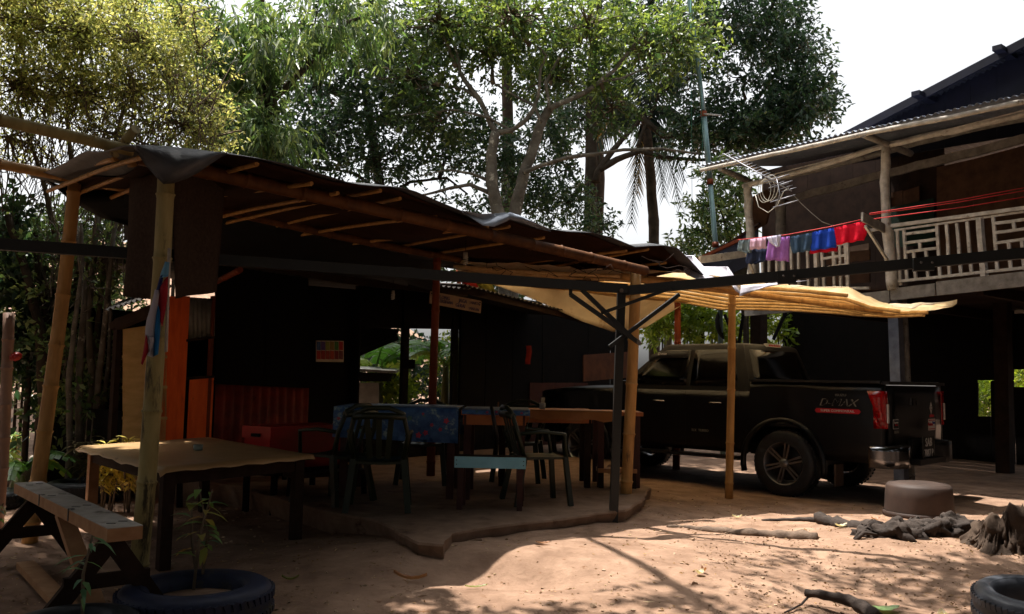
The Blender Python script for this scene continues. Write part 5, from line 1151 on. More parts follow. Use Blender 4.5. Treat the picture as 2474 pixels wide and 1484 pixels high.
for s in (1, -1):
    glass('window', .10, .86, lambda f: max(xr(f) + .14, .62), lambda f: 1.28, s)
    glass('window', .10, .86, lambda f: 1.34, lambda f: xf(f) - .10, s)
    for x in (.55, 1.31, 2.22): mb = MB(); mb.beam((x, s * .905, .52), (x, s * .903, 1.18), .006, .006, (1, 0, 0)); mb.build('door_seam', M_blk, tr)
    for x in (.78, 1.62): 
        mb = MB(); mb.tube([(x, s * .897, 1.045), (x + .02, s * .925, 1.05), (x + .17, s * .925, 1.05), (x + .19, s * .897, 1.045)], .011, 6); mb.build('door_handle', M_chr, tr)
    mb = MB(); mb.box((2.18, s * 1.0, 1.22), (.12, .2, .17), Matrix.Rotation(.1, 3, 'Z'), .01); mb.build('mirror', M_pt, tr)
    mb = MB(); mb.beam((.55, s * .86, .40), (2.5, s * .86, .40), .14, .04); mb.build('side_step', M_pl, tr)
    mb = MB(); mb.grid([[(x, s * (cabp(0, 1.62)[1] + .03 + .02 * k / 2), 1.70 - .045 * k - .25 * max(0, x - 1.75)) for x in np.linspace(1.34, 1.95, 8)] for k in range(3)], True, .003, (0, -s, 0)); mb.build('window_visor', M_pl, tr)
# windscreen and rear window
for nm, fx, sg_ in (('windscreen', xf, 1), ('rear_window', xr, -1)):
    rr = []
    for k in range(5):
        f = .12 + .74 * k / 4; z = bz + (rz - bz) * f; hw = cabp(0, z)[1] * .9
        rr.append([(fx(f) + sg_ * ((.05 if sg_ > 0 else .03) * math.cos(math.asin(max(-1, min(1, y)))) + .006), hw * y, z) for y in np.linspace(-.96, .96, 9)])
    mb = MB(); mb.grid(rr, True, .003, (-sg_, 0, 0)); mb.build(nm, M_gl, tr)
mb = MB(); mb.box((.59, 0, 1.785), (.05, .36, .045)); bl = mb.build('brake_lamp', M_lens, tr)
for k in range(7): mb = MB(); mb.box((.562, -.13 + k * .043, 1.785), (.008, .02, .02)); mb.build('led', M_rs, tr)
# arches
for s in (1, -1):
    for c in (0, WB):
        pts = [(c + .50 * math.cos(t_), s * (.905 if c == 0 else .90), .38 + .50 * math.sin(t_)) for t_ in np.linspace(-.25, math.pi + .25, 22)]
        mb = MB(); mb.tube(pts, .035, 6); mb.build('wheel_arch', M_pt, tr)
# wheels
def wheel(x, y, s):
    t_ = Matrix.Translation((x, y, .38)) @ Matrix.Rotation(R(-90 * s), 4, 'X')
    mb = MB(); mb.lathe([(.245, -.115), (.30, -.12), (.352, -.115), (.376, -.09), (.382, 0), (.376, .09), (.352, .115), (.30, .12), (.245, .115)], t_, 40)
    for k in range(48):
        a_ = k / 48 * 6.283; 
        for zz in (-.06, .06): mb.box(t_ @ Vector((.381 * math.cos(a_), .381 * math.sin(a_), zz)), (.022, .03, .022), (t_.to_3x3() @ Matrix.Rotation(a_, 3, 'Z')))
    ty = mb.build('tyre', M_tyre, tr)
    mb = MB(); mb.lathe([(.246, -.11), (.238, -.1), (.215, -.06), (.21, .05), (.232, .085), (.240, .108), (.250, .114), (.254, .105)], t_, 40)
    rim = mb.build('rim', M_alloy, tr)
    mb = MB(); mb.lathe([(.001, .02), (.17, .02), (.2, .0)], t_, 20); mb.build('brake_disc', M_blk, rim)
    for k in range(6):
        a_ = k / 6 * 6.283 + .3
        for o_ in (-.10, .10):
            p = t_ @ Vector((.055 * math.cos(a_ + o_ * 3), .055 * math.sin(a_ + o_ * 3), .085)); q = t_ @ Vector((.235 * math.cos(a_ + o_), .235 * math.sin(a_ + o_), .10))
            mb = MB(); mb.beam(p, q, .022, .016, (0, s, 0)); mb.build('spoke', M_alloy, rim)
    mb = MB(); mb.lathe([(.001, .112), (.035, .11), (.055, .095), (.06, .08)], t_, 16); mb.build('hub_cap', M_alloy, rim)
for x in (0, WB):
    for s in (1, -1): wheel(x, s * .775, s)
# tail lamps, bumper, plate, stickers
for s in (1, -1):
    mb = MB(); mb.grid([[(-1.178 + .0 * z, s * .815, z), (-1.185, s * .87, z), (-1.165, s * .905, z), (-1.06 + .0, s * .912, z), (-1.0 - .16 * (1 - (z - .80) / .42), s * .91, z)] for z in (.84, .92, 1.0, 1.08, 1.16, 1.24)], True, .01, (.6, -s * .6, 0)); tl = mb.build('tail_lamp', M_tl, tr)
    mb = MB(); mb.box((-1.192, s * .86, 1.0), (.012, .035, .2)); mb.build('reversing_lens', M_lens, tl)
    # step bumper ends
    prof = []
    mb = MB(); mb.grid([[(-1.2, s * .42, z), (-1.28, s * .47, z + dz), (-1.31, s * .62, z + dz), (-1.29, s * .80, z + dz), (-1.20, s * .91, z + dz), (-1.02, s * .93, z)] for z, dz in ((.42, 0), (.52, -.01), (.60, .0), (.645, .0))] , True, .02, (.9, -s * .3, 0)); mb.build('bumper_end', M_chr if s > 0 else M_pl, tr)
    mb = MB(); mb.prism([(-1.19, s * .42, .645), (-1.28, s * .47, .645), (-1.31, s * .62, .645), (-1.29, s * .80, .645), (-1.20, s * .91, .645), (-1.02, s * .93, .645), (-1.1, s * .80, .645)], (0, 0, .012)); mb.build('bumper_step', M_pl, tr)
mb = MB(); mb.box((-1.27, 0, .47), (.16, .8, .06)); mb.build('bumper_bar', M_pl, tr)
mb = MB(); mb.box((-1.205, 0, .60), (.05, .56, .22)); mb.build('plate_recess', M_blk, tr)
TM = lambda y, z, x=-1.235: basis((x, y, z), (0, -1, 0), (0, 0, 1))
mb = MB(); mb.box((-1.296, .0, .61), (.008, .36, .25)); mb.box((-1.26, .0, .61), (.064, .1, .1)); pt = mb.build('number_plate', M_blk, tr)
for y in (-.177, .177): mb = MB(); mb.box((-1.3005, y, .61), (.003, .005, .25)); mb.build('plate_edge', M_gs, pt)
text('SAB', .135, TM(.0, .67, -1.302), M_wht, tr, 'plate_lettering', sx=.9); text('7887 P', .125, TM(.0, .55, -1.302), M_wht, tr, 'plate_lettering', sx=.8)
mb = MB(); mb.box((-1.185, .12, 1.12), (.02, .16, .085)); mb.build('tailgate_handle', M_pl, tr); mb = MB(); mb.box((-1.19, .19, 1.125), (.024, .03, .08)); mb.box((-1.19, .06, 1.11), (.024, .02, .05)); mb.build('handle_surround', M_chr, tr)
# stickers on tailgate
sx0 = -1.1985
mb = MB(); mb.prism([(sx0, -.40, 1.12), (sx0, -.445, 1.045), (sx0, -.40, .97), (sx0, -.355, 1.045)], (-.001, 0, 0)); mb.build('sticker', M_wht, tr)
mb = MB(); mb.lathe([(.018, 0), (.026, 0)], basis((sx0 - .002, -.40, 1.045), (0, -1, 0), (0, 0, 1)), 14); mb.build('sticker_ring', M_blk, tr)
mb = MB(); mb.box((sx0, -.42, .955), (.002, .15, .03)); mb.build('sticker', M_rs, tr)
mb = MB(); mb.box((sx0, -.41, .855), (.002, .22, .13)); mb.build('sticker', M_wht, tr)
text('Adnan', .06, TM(-.36, .86, sx0 - .003), M_rs, tr, 'sticker_lettering'); text('Sinar', .045, TM(-.47, .875, sx0 - .003), mat('sticker_blue', '2a3f9c', bump=0), tr, 'sticker_lettering')
for z in (.905, .805): mb = MB(); mb.box((sx0 - .002, -.41, z), (.002, .2, .010)); mb.build('sticker_line', M_rs, tr)
mb = MB(); mb.box((sx0, .67, .885), (.002, .15, .10)); mb.build('sticker', M_wht, tr); mb = MB(); mb.box((sx0 - .001, .67, .885), (.002, .14, .09)); mb.build('sticker', M_blk, tr)
text('Supreme', .032, TM(.67, .905, sx0 - .003), M_wht, tr, 'sticker_lettering'); text('Power', .028, TM(.66, .878, sx0 - .003), M_rs, tr, 'sticker_lettering'); text('ISUZU', .04, TM(.66, .80, sx0 - .003), M_gs, tr, 'badge_lettering', sx=1.1)
mb = MB(); mb.box((sx0, .67, 1.0), (.002, .08, .05)); mb.build('sticker', M_pl, tr)
# side lettering near the tail lamp (text runs towards the tail as seen from the left side)
SM = lambda x, z, y=.905: basis((x, y, z), (-1, 0, 0), (0, 0, 1))
text('D-MAX', .115, SM(-.66, 1.10), M_gs, tr, 'side_lettering', sx=1.15, shear=.35); text('D-MAX', .10, SM(-.66, 1.10, .908), M_pt, tr, 'side_lettering', sx=1.18, shear=.35)
text('ISUZU', .035, SM(-.70, 1.185), M_gs, tr, 'side_lettering', sx=1.3)
mb = MB(); mb.prism([(-.42, .904, 1.035), (-.90, .904, 1.035), (-.92, .905, 1.01), (-.90, .906, .985), (-.42, .906, .985), (-.40, .905, 1.01)], (0, .002, 0)); mb.build('side_sticker', M_rs, tr)
text('SUPER COMMONRAIL', .036, SM(-.66, 1.01, .909), M_wht, tr, 'side_lettering', sx=1.1)
text('D-max', .05, SM(1.75, 1.665, .79), M_wht, tr, 'visor_lettering', shear=.3); text('SLX  TURBO', .045, SM(1.1, .70), M_gs, tr, 'door_lettering')
mb = MB(); mb.box((-.62, .80, .30), (.02, .2, .24)); mb.build('mud_flap', mat('muddy_rubber', '4a3a30', rough=.9), tr)
tr.location = (3.79, 10.55, gh(3.79, 10.55) - .01); tr.rotation_euler = (0, 0, R(135))
# ================================================================== furniture
M_lam = mat('worn_table_cover', 'bd9a6c', '9a7a50', scale=2.2, stretch=(1, 1, 1), rough=.4, bump=.1, spec=.45, c3='b07c50', s3=1.5, t3=.6)
M_tan = mat('tan_sawn_timber', 'b08560', '946a46', scale=8, rough=.7, bump=.3, spec=.25)
# picnic table
TL, TF, TR, TB = G(194, 1078, .68), G(398, 1131, .68), G(757, 1100, .68), G(503, 1057, .68)
t = thing('picnic_table', 'low table with pale worn cover and curling edge beside the flag post', 'table', ((TL.x + TR.x) / 2, (TL.y + TR.y) / 2, 0))
rows = []
for k in range(19):
    f = k / 18; r_ = []
    for i in range(19):
        s = i / 18; p = TL.lerp(TF, s).lerp(TB.lerp(TR, s), f); p.z += .004 * noise.noise(Vector((p.x * 3, p.y * 3, 0)))
        r_.append(p)
    rows.append(r_)
# curling overhang on the near-left side and near-right side
cl = [p + (TL - TB).normalized() * .045 - Z * (.026 + .007 * math.sin(i * 1.9) + .006 * math.sin(i * .7)) for i, p in enumerate(rows[0])]
rows = [cl] + rows
cr_ = []
for j, r_ in enumerate(rows): r_.append(r_[-1] + (TF - TL).normalized() * .03 - Z * (.026 + .005 * math.sin(j * 1.7)))
mb = MB(); mb.grid(rows, True, .003, (0, 0, 1)); mb.build('table_cover', M_lam, t)
mb = MB(); mb.prism([p - Z * .035 for p in (TL, TF, TR, TB)], Z * .03); mb.build('tabletop', M_woodd, t)
ctr = (TL + TF + TR + TB) / 4
for nm, c0_, f in (('a', TL, .13), ('b', TF, .10), ('c', TR, .12), ('d', TB, .12)):
    p = c0_.lerp(ctr, f); q = Vector((p.x, p.y, gh(p.x, p.y) - .02)); mb = MB(); mb.beam(q, Vector((p.x, p.y, .645)), .075, .075, (TF - TL).normalized()); mb.build('leg', M_tan if nm == 'a' else M_woodd, t)
for a_, b_ in ((TL, TF), (TF, TR), (TR, TB), (TB, TL)):
    p, q = a_.lerp(ctr, .12) - Z * .08, b_.lerp(ctr, .12) - Z * .08; mb = MB(); mb.beam(p, q, .03, .09); mb.build('apron', M_woodd, t)
# ashtray glass on it
p = G(478, 1088, .684); mb = MB(); mb.lathe([(.001, 0), (.036, 0), (.040, .045), (.035, .045), (.032, .008), (.001, .008)], Matrix.Translation(p), 20)
tag(mb.build('small_glass', mat('dull_glass', '7b8a84', '66756f', rough=.15, bump=0, spec=.6)), 'small grey-green glass on the worn table cover', 'glass')
# bench with lap joints and nail slots, on crossed legs
b0, b1, b2, b3 = G(40, 1166, .52), G(96, 1163, .52), G(342, 1262, .52), G(262, 1284, .52)
t = thing('saw_bench', 'thick-planked bench with crossed legs at the left front corner', 'bench', ((b0.x + b2.x) / 2, (b0.y + b2.y) / 2, 0))
L0, L1 = (b0 + b1) / 2, (b2 + b3) / 2; dx = (L1 - L0).normalized(); wx = Vector((dx.y, -dx.x, 0)); hwid = .085
M_bt = mat('grey_bench_plank', 'b8b0a6', '989086', scale=9, stretch=(1, 1, 1), rough=.8, bump=.3, c3='55493e', s3=4, t3=.6)
mb = MB(); mb.prism([L0 - wx * hwid, L0 + wx * hwid, L1 + wx * hwid, L1 - wx * hwid], -Z * .004); mb.build('seat_top', M_bt, t)
mb = MB(); mb.prism([p - Z * .0045 for p in (L0 - wx * hwid, L0 + wx * hwid, L1 + wx * hwid, L1 - wx * hwid)], -Z * .065); mb.build('seat', M_tan, t)
Ln = (L1 - L0).length
for s in (.08, .36, .62, .93):
    for o_ in (-.45, .35):
        c = L0 + dx * Ln * (s + .02 * o_) + wx * hwid * o_; mb = MB(); mb.box(c + Z * .001, (.045, .010, .003), Matrix.Rotation(.1, 3, 'Z')); mb.build('nail_slot', M_blk, t)
for s in (.34, .66): mb = MB(); c = L0 + dx * Ln * s + wx * (hwid + .001); mb.box(c - Z * .03, (.018, .006, .07), Matrix.Rotation(math.atan2(dx.y, dx.x), 3, 'Z')); mb.box(c - wx * .02 + Z * .001, (.035, .02, .003), Matrix.Rotation(math.atan2(dx.y, dx.x), 3, 'Z')); mb.build('lap_notch', M_blk, t)
def gz(p, z=None): return Vector((p.x, p.y, gh(p.x, p.y) - .01 if z is None else z))
def bleg(p, q, w=.09, h=.04, m=M_woodd, nm='leg'): mb = MB(); mb.beam(p, q, w, h, dx); mb.build(nm, m, t)
for s in (.12, .9):
    c = L0 + dx * Ln * s; bleg(gz(c - wx * .30), c + wx * .02 - Z * .07); bleg(gz(c + wx * .34), c - wx * .02 - Z * .07); bleg(c - wx * .2 - Z * .3, c + wx * .22 - Z * .3, .07, .035, M_woodd, 'crosspiece')
mb = MB(); mb.beam(gz(L0 + dx * Ln * .92 + wx * .05) + Z * .04, L0 + dx * Ln * .45 - Z * .09, .09, .04); mb.build('brace', M_tan, t)
mb = MB(); mb.beam(gz(L0 + dx * Ln * .25 + wx * .1) + Z * .06, gz(L0 + dx * Ln * 1.1 + wx * .15) + Z * .04, .10, .04); mb.build('stretcher', M_tan, t)
mb = MB(); mb.prism([L0 - dx * .3 - wx * .14 - Z * .12, L0 + dx * .4 - wx * .14 - Z * .10, L0 + dx * .4 - wx * .14 - Z * .22, L0 - dx * .3 - wx * .14 - Z * .26], -wx * .03); mb.build('side_board', M_woodd, t)
# tables with floral cloth
M_flo = mat('floral_cloth', '446a96', '22406e', scale=14, rough=.5, bump=.15, spec=.3, c3='8fa6a4', s3=9, t3=.56)
M_flr = mat('cloth_red_flower', 'c23a50', '98283c', scale=30, rough=.6, bump=0)
M_flw = mat('cloth_leaf_green', '5c8078', '3f6258', scale=30, rough=.6, bump=0)
M_pink = mat('orange_timber', 'b06a35', '8e4f24', scale=7, rough=.6, bump=.15)
M_rdl = mat('red_brown_leg', '45231a', '321711', scale=7, rough=.7, bump=.2)
def table(label, x0, x1, y0, y1, z, m_top, m_leg, rot=0, th=.04, fz=.2, apron=True):
    t = thing('table', label, 'table', ((x0 + x1) / 2, (y0 + y1) / 2, fz), 'tables on the raised cement floor')
    mb = MB(); mb.box(((x0 + x1) / 2, (y0 + y1) / 2, z - th / 2), (x1 - x0, y1 - y0, th)); mb.build('tabletop', m_top, t)
    for x in (x0 + .06, x1 - .06):
        for y in (y0 + .06, y1 - .06): mb = MB(); mb.beam((x, y, fz), (x, y, z - th), .065, .065, (0, 1, 0)); mb.build('leg', m_leg, t)
    if apron:
        for y in (y0 + .03, y1 - .03): mb = MB(); mb.beam((x0 + .05, y, z - th - .045), (x1 - .05, y, z - th - .045), .025, .085); mb.build('apron', m_top, t)
        for x in (x0 + .03, x1 - .03): mb = MB(); mb.beam((x, y0 + .05, z - th - .045), (x, y1 - .05, z - th - .045), .025, .085); mb.build('apron', m_top, t)
    return t
y2 = 7.75
xa, xb, xc = P(812, 985, y2).x, P(1108, 990, y2).x, P(1276, 997, y2).x; zt = P(960, 986, y2).z
table('table under a long floral cloth behind the green plastic chair', xa + .01, xb - .01, y2 + .02, y2 + .9, zt, M_woodd, M_rdl)
table('orange wooden table whose apron shows right of the floral cloth', xb + .02, xc, y2 + .0, y2 + .85, zt - .012, M_pink, M_rdl)
def drape(name, label, x0, x1, y0, y1, z, drop, m, seed, sidedrop=.25, x_wave=.012):
    rw = []; N_ = 30
    prof = [(y1 + .004, -sidedrop), (y1 + .004, 0), (y1, .004), ((y0 + y1) / 2, .004), (y0, .004), (y0 - .006, 0)] + [(y0 - .012 - .012 * k / 6, -drop * k / 6) for k in range(1, 7)]
    for k, (yy, zz) in enumerate(prof):
        rw.append([(x0 + (x1 - x0) * i / N_, yy - (x_wave * math.sin(i * .8 + seed) * (-zz / .3) if zz < 0 else 0), z + zz * (1 + .15 * (i / N_) if zz < 0 else 1) + (.0)) for i in range(N_ + 1)])
    mb = MB(); mb.grid(rw, True, .002, (0, 0, 1)); o = mb.build(name, m); tag(o, label, 'tablecloth'); return o
cl_ = drape('tablecloth', 'blue floral tablecloth hanging low over the front of the table', xa - .02, xb + .0, y2, y2 + .92, zt + .002, .27, M_flo, 1)
cl2 = drape('tablecloth', 'short edge of floral cloth on the orange table', xb + .03, xc + .015, y2 - .01, y2 + .86, zt - .008, .035, M_flo, 2, .03)
rf = random.Random(5)
for par, x0_, x1_, zlo, zhi, n_ in ((cl_, xa + .03, xb - .05, zt - .25, zt - .03, 16), (cl2, xb + .06, xc - .03, zt - .035, zt - .015, 5)):
    for k in range(n_):
        x = rf.uniform(x0_, x1_); zz = rf.uniform(zlo, zhi); r_ = rf.uniform(.014, .03) if par is cl_ else .014; mm = M_flr if rf.random() < .55 else M_flw; mb = MB(); c = Vector((x, y2 - .045 if par is cl_ else y2 - .03, zz))
        for q in range(5):
            a_ = q * 1.257 + x * 9; d_ = Vector((math.cos(a_), 0, math.sin(a_))); s_ = Vector((-math.sin(a_), 0, math.cos(a_)))
            mb.add([c, c + d_ * r_ * .6 + s_ * r_ * .35, c + d_ * r_, c + d_ * r_ * .6 - s_ * r_ * .35], [(0, 1, 2, 3)])
        mb.build('printed_flower', mm, par)
mb = MB(); 
rw = [[(xc + .005 + .012 * math.sin(k), y2 + .02 + .03 * i, zt - .01 - .16 * k / 5) for i in range(4)] for k in range(6)]
mb.grid(rw, True, .002); mb.build('cloth_corner', M_flw, cl2)
# third table at the back right with yellowish cover
y3 = 8.75
xd, xe = P(1200, 992, y3).x, P(1435, 995, y3).x; z3 = P(1400, 993, y3).z; xf_ = P(1552, 996, y3 + .1).x
t3 = table('long narrow table with stiff tan cover beside the tan bamboo post', xd, xe, y3, y3 + .7, z3, M_pink, M_woodd, fz=.15)
table('small end table top sticking out right of the bamboo post', xe + .02, xf_, y3 + .05, y3 + .65, z3 - .006, M_pink, M_rdl, fz=.15, apron=False)
rw = []
for k in range(6): rw.append([(xd + (xe - xd + .27) * i / 14, y3 - .012 - .03 * k / 5 * (1 + .6 * math.sin(i * 1.1)), z3 + .004 - .085 * k / 5 * (1 + .35 * math.sin(i * .9) ** 2)) for i in range(15)])
mb = MB(); mb.grid(rw, True, .002); tag(mb.build('table_cover', mat('tan_oilcloth', 'a8703c', '875428', scale=3, rough=.5, bump=.1)), 'stiff tan oilcloth edge hanging over the long narrow table', 'tablecloth')
for (u, v0, v1, Y, r_, m_, lab) in ((1310, 979, 990, y3 + .25, .032, mat('white_tin', 'a8a49a', '8e8a80', scale=20, rough=.4), 'small white tin on the back table'), (1203, 976, 989, y3 + .3, .008, M_tan, 'short stick standing on the back table')):
    p = P(u, v1, Y); p.z = z3 + .001; mb = MB(); mb.lathe([(.001, 0), (r_, 0), (r_, .065), (r_ * .9, .068), (.001, .068)], Matrix.Translation(p), 16); tag(mb.build('tin' if r_ > .02 else 'stick', m_), lab, 'tin' if r_ > .02 else 'stick')
# blue bench and low benches
def bench(name, label, p, q, w, z, m, ml, fz, th=.04, splay=.05, edge=None):
    d = (q - p).normalized(); s = Vector((d.y, -d.x, 0)); t = thing(name, label, 'bench', (p.x, p.y, fz)); p = Vector((p.x, p.y, z)); q = Vector((q.x, q.y, z))
    mb = MB(); mb.prism([p - s * w / 2, p + s * w / 2, q + s * w / 2, q - s * w / 2], -Z * th); mb.build('seat', m, t)
    if edge:
        mb = MB(); mb.prism([p + s * (w / 2 + .001) + Z * .004, q + s * (w / 2 + .001) + Z * .004, q + s * (w / 2 + .001) - Z * .088, p + s * (w / 2 + .001) - Z * .088], s * .02); mb.build('front_board', edge, t)
        for f, zz in ((.03, -.025), (.03, -.06), (.97, -.025), (.97, -.06)): mb = MB(); c = p.lerp(q, f) + s * (w / 2 + .022) + Z * zz; mb.tube([c, c + s * .002], .005, 6); mb.build('nail', M_blk, t)
    for f in (.08, .92):
        for k in (-1, 1):
            c = p.lerp(q, f) + s * k * (w / 2 - .04); mb = MB(); mb.beam(Vector((c.x, c.y, fz)) + s * k * splay, c - Z * th, .045, .045, (0, 1, 0)); mb.build('leg', ml, t)
    return t
M_blue = mat('light_blue_board', '8cc6da', '7cb6ca', scale=5, rough=.6, bump=.1, c3='74a8ba', s3=5, t3=.63)
yb = 7.2; p, q = P(1100, 1104, yb), P(1272, 1103, yb)
bench('bench', 'bench with a light blue painted front board before the orange table', Vector((p.x, yb + .15, 0)), Vector((q.x, yb + .12, 0)), .26, p.z, M_woodd, M_rdl, .2, edge=M_blue)
bench('bench', 'dark plank bench between the worn table and the green chair', G(690, 1146, .42) + Vector((0, .1, 0)), G(868, 1140, .42) + Vector((0, .3, 0)), .24, .42, M_woodd, M_dbd, gh(-1.8, 7.6))
bench('bench', 'pale low bench seen under the back right table', P(1442, 1130, 8.9), P(1535, 1145, 8.9), .22, P(1442, 1130, 8.9).z, M_tan, M_woodd, .12)
bench('bench', 'long dark bench in the shade behind the worn table', G(560, 1150, .40) + Vector((-.9, .8, 0)), G(560, 1150, .40) + Vector((.1, 1.6, 0)), .24, .42, M_dbd, M_dbd, 0)
# plastic chairs
M_chg = mat('dull_green_plastic', '1d2612', '161d0d', scale=5, rough=.45, bump=.05, spec=.4); M_chb = mat('dull_brown_plastic', '3a2a18', '2e2012', scale=5, rough=.45, bump=.05, spec=.4)
def chair(label, m):
    t = thing('plastic_chair', label, 'chair', (0, 0, 0), 'plastic chairs round the floral tables')
    mb = MB(); mb.grid([[(x, y, .42 - .012 * math.cos(x * 7) - .01 * (y < -.15)) for x in np.linspace(-.21, .21, 7)] for y in np.linspace(-.2, .2, 6)], True, .02, (0, 0, -1)); mb.build('seat', m, t)
    bk = [(-.2, -.2, .43), (-.235, -.26, .62), (-.19, -.31, .80), (-.08, -.325, .845), (.08, -.325, .845), (.19, -.31, .80), (.235, -.26, .62), (.2, -.2, .43)]
    mb = MB(); mb.tube(bk, .020, 7); mb.tube([(-.21, -.30, .77), (-.1, -.325, .78), (.1, -.325, .78), (.21, -.30, .77)], .03, 6); mb.build('back_frame', m, t)
    for x in (-.10, .0, .10): mb = MB(); mb.beam((x * .7, -.21, .43), (x, -.32, .80), .045, .008, (0, 1, 0), 3); mb.build('back_slat', m, t)
    for s in (-1, 1):
        for y, yy in ((-.19, -.27), (.18, .22)): mb = MB(); mb.beam((s * .25, yy, 0), (s * .205, y, .42), .05, .04, (0, 1, 0)); mb.build('leg', m, t)
        mb = MB(); mb.tube([(s * .225, -.26, .62), (s * .26, -.05, .64), (s * .25, .16, .62), (s * .215, .18, .42)], .018, 6); mb.build('armrest', m, t)
    return t
c1 = chair('dull green plastic chair with its back to the camera, before the floral cloth', M_chg)
def pc(c, x, y, rz, fz=.2): c.location = (x, y, fz); c.rotation_euler = (0, 0, rz); return c
p = G(934, 1208, .2); 
def cc(label): c = copy_tree(c1); c['label'] = label; return c
pc(cc('plastic chair turned sideways at the left end of the floral cloth'), P(800, 1200, 7.55).x, 7.55, R(60)); pc(cc('plastic chair at the right end of the orange table'), P(1300, 1200, 7.7).x, 7.7, R(-75)); pc(cc('plastic chair in the dark on the far side of the floral table'), -.9, 8.95, R(180)); pc(cc('plastic chair in the dark beyond the orange table'), .1, 9.3, R(170))
pc(c1, p.x, 7.2, R(6))
c = MB(); c.tube([P(1188, 985, 7.5), P(1192, 1010, 7.4), P(1200, 1055, 7.5), P(1196, 1100, 7.62)], .018, 6); tag(c.build('hanging_strap', M_blk), 'black strap hanging over the orange table edge', 'strap')
# red cloth hanging in the back, etc.
rw = [[P(1270 + 2 * math.sin(k) + i * 3.2, 835 + k * 9, 13.2) + Vector((0, .01 * math.sin(i * 2), 0)) for i in range(5)] for k in range(6)]
mb = MB(); mb.grid(rw, True, .004); tag(mb.build('red_rag', mat('dim_red_cloth', '9c2410', '7a180a', scale=6, rough=.8)), 'narrow red cloth hanging on the dark stall wall', 'cloth')
# ================================================================== tyres, plants, yard things
def tyre(name, label, x, y, z, Rr, h, m, tilt=(0, 0), planted=True, group=None, soil=True):
    t = thing(name, label, 'tyre', (x, y, z), group); M = Matrix.Translation((x, y, z)) @ Matrix.Rotation(tilt[0], 4, 'X') @ Matrix.Rotation(tilt[1], 4, 'Y')
    ri = Rr * .58; pf = []
    for k in range(20):
        a_ = k / 20 * 6.283; c_, s_ = math.cos(a_), math.sin(a_); pf.append(((Rr + ri) / 2 + (Rr - ri) / 2 * (abs(c_) ** .6) * (1 if c_ > 0 else -1), h / 2 + h / 2 * (abs(s_) ** .75) * (1 if s_ > 0 else -1)))
    mb = MB(); mb.lathe(pf, M, 44, closed=True); mb.build('casing', m, t)
    mb = MB()
    for zz in (.2, .36, .64, .8): mb.lathe([(Rr * 1.0, h * zz - .006), (Rr * 1.012, h * zz), (Rr * 1.0, h * zz + .006)], M, 44)
    mb.build('tread_rib', m, t)
    mb = MB()
    for k in range(56):
        a_ = k / 56 * 6.2832
        for zz, o_ in ((.28, 0), (.72, .05)): mb.box(M @ Vector((Rr * .995 * math.cos(a_ + o_), Rr * .995 * math.sin(a_ + o_), h * zz)), (.022, .03, h * .2), M.to_3x3() @ Matrix.Rotation(a_ + o_, 3, 'Z') @ Matrix.Rotation(.3, 3, 'X'))
    tag(mb.build('tread_block', m, t), kind='stuff')
    mb = MB(); 
    for rr in (.70, .9): mb.lathe([(Rr * rr - .006, h * .985 - (.008 if rr > .8 else 0)), (Rr * rr, h * 1.004 - (.008 if rr > .8 else 0)), (Rr * rr + .006, h * .985 - (.008 if rr > .8 else 0))], M, 44)
    mb.build('sidewall_ring', m, t)
    if soil:
        mb = MB(); mb.lathe([(.001, h * .62), (ri * .5, h * .6), (ri * 1.05, h * .55)], M, 24); mb.build('soil_fill', M_soil, t)
    return t
M_tyb = mat('blue_black_tyre', '1f2640', '151a2e', scale=12, rough=.6, bump=.3, bdist=.004, spec=.35, c3='3c3830', s3=4, t3=.6)
p = G(474, 1432, .12); tyre('tyre_planter', 'big blue-black tyre planter in front of the flag post', p.x, p.y, gh(p.x, p.y) - .02, .40, .19, M_tyb)
p2 = G(205, 1497, .10); tyre('tyre_planter', 'dark tyre planter cut by the bottom left edge', p2.x, p2.y - .1, -.04, .30, .18, M_tyre)
def G0(u, v): return G(u, v, .02)
p = G(30, 1148, .1); tyre('tyre_planter', 'white-painted tyre planter at the left edge', p.x, p.y, 0, .34, .22, M_tyrew, group='tyre planters along the stems')
p = G(130, 1122, .1); tyre('tyre_planter', 'grey tyre planter between the left bamboo post and the trunks', p.x - .1, p.y + .2, 0, .3, .2, M_tyrew, group='tyre planters along the stems')
p = G(205, 1185, .1); tyre('tyre_planter', 'black tyre planter holding a leafy potted shrub behind the bench', p.x, p.y, 0, .36, .2, M_tyre, group='tyre planters along the stems')
p = G(300, 1158, .1); tyre('tyre_planter', 'tyre planter with pale rim behind the worn table leg', p.x, p.y + .3, 0, .36, .22, M_tyrew, group='tyre planters along the stems')
p = G(400, 1180, .1); tyre('tyre_planter', 'dark tyre planter under the worn table', p.x, p.y + .4, 0, .36, .2, M_tyre, group='tyre planters along the stems')
p = G(20, 1192, .1); tyre('tyre_planter', 'dark tyre half hidden behind the left bench leg', p.x - .1, p.y - .3, 0, .36, .16, M_tyre, group='tyre planters along the stems')
p = G(2452, 1440, .1); tyre('tyre', 'grey tyre lying at the right edge of the picture', p.x + .09, p.y, gh(p.x, p.y) - .01, .30, .19, mat('dusty_grey_tyre', '4a4d54', '383a40', scale=12, rough=.5, bump=.3, spec=.45), tilt=(.12, -.05), soil=False)
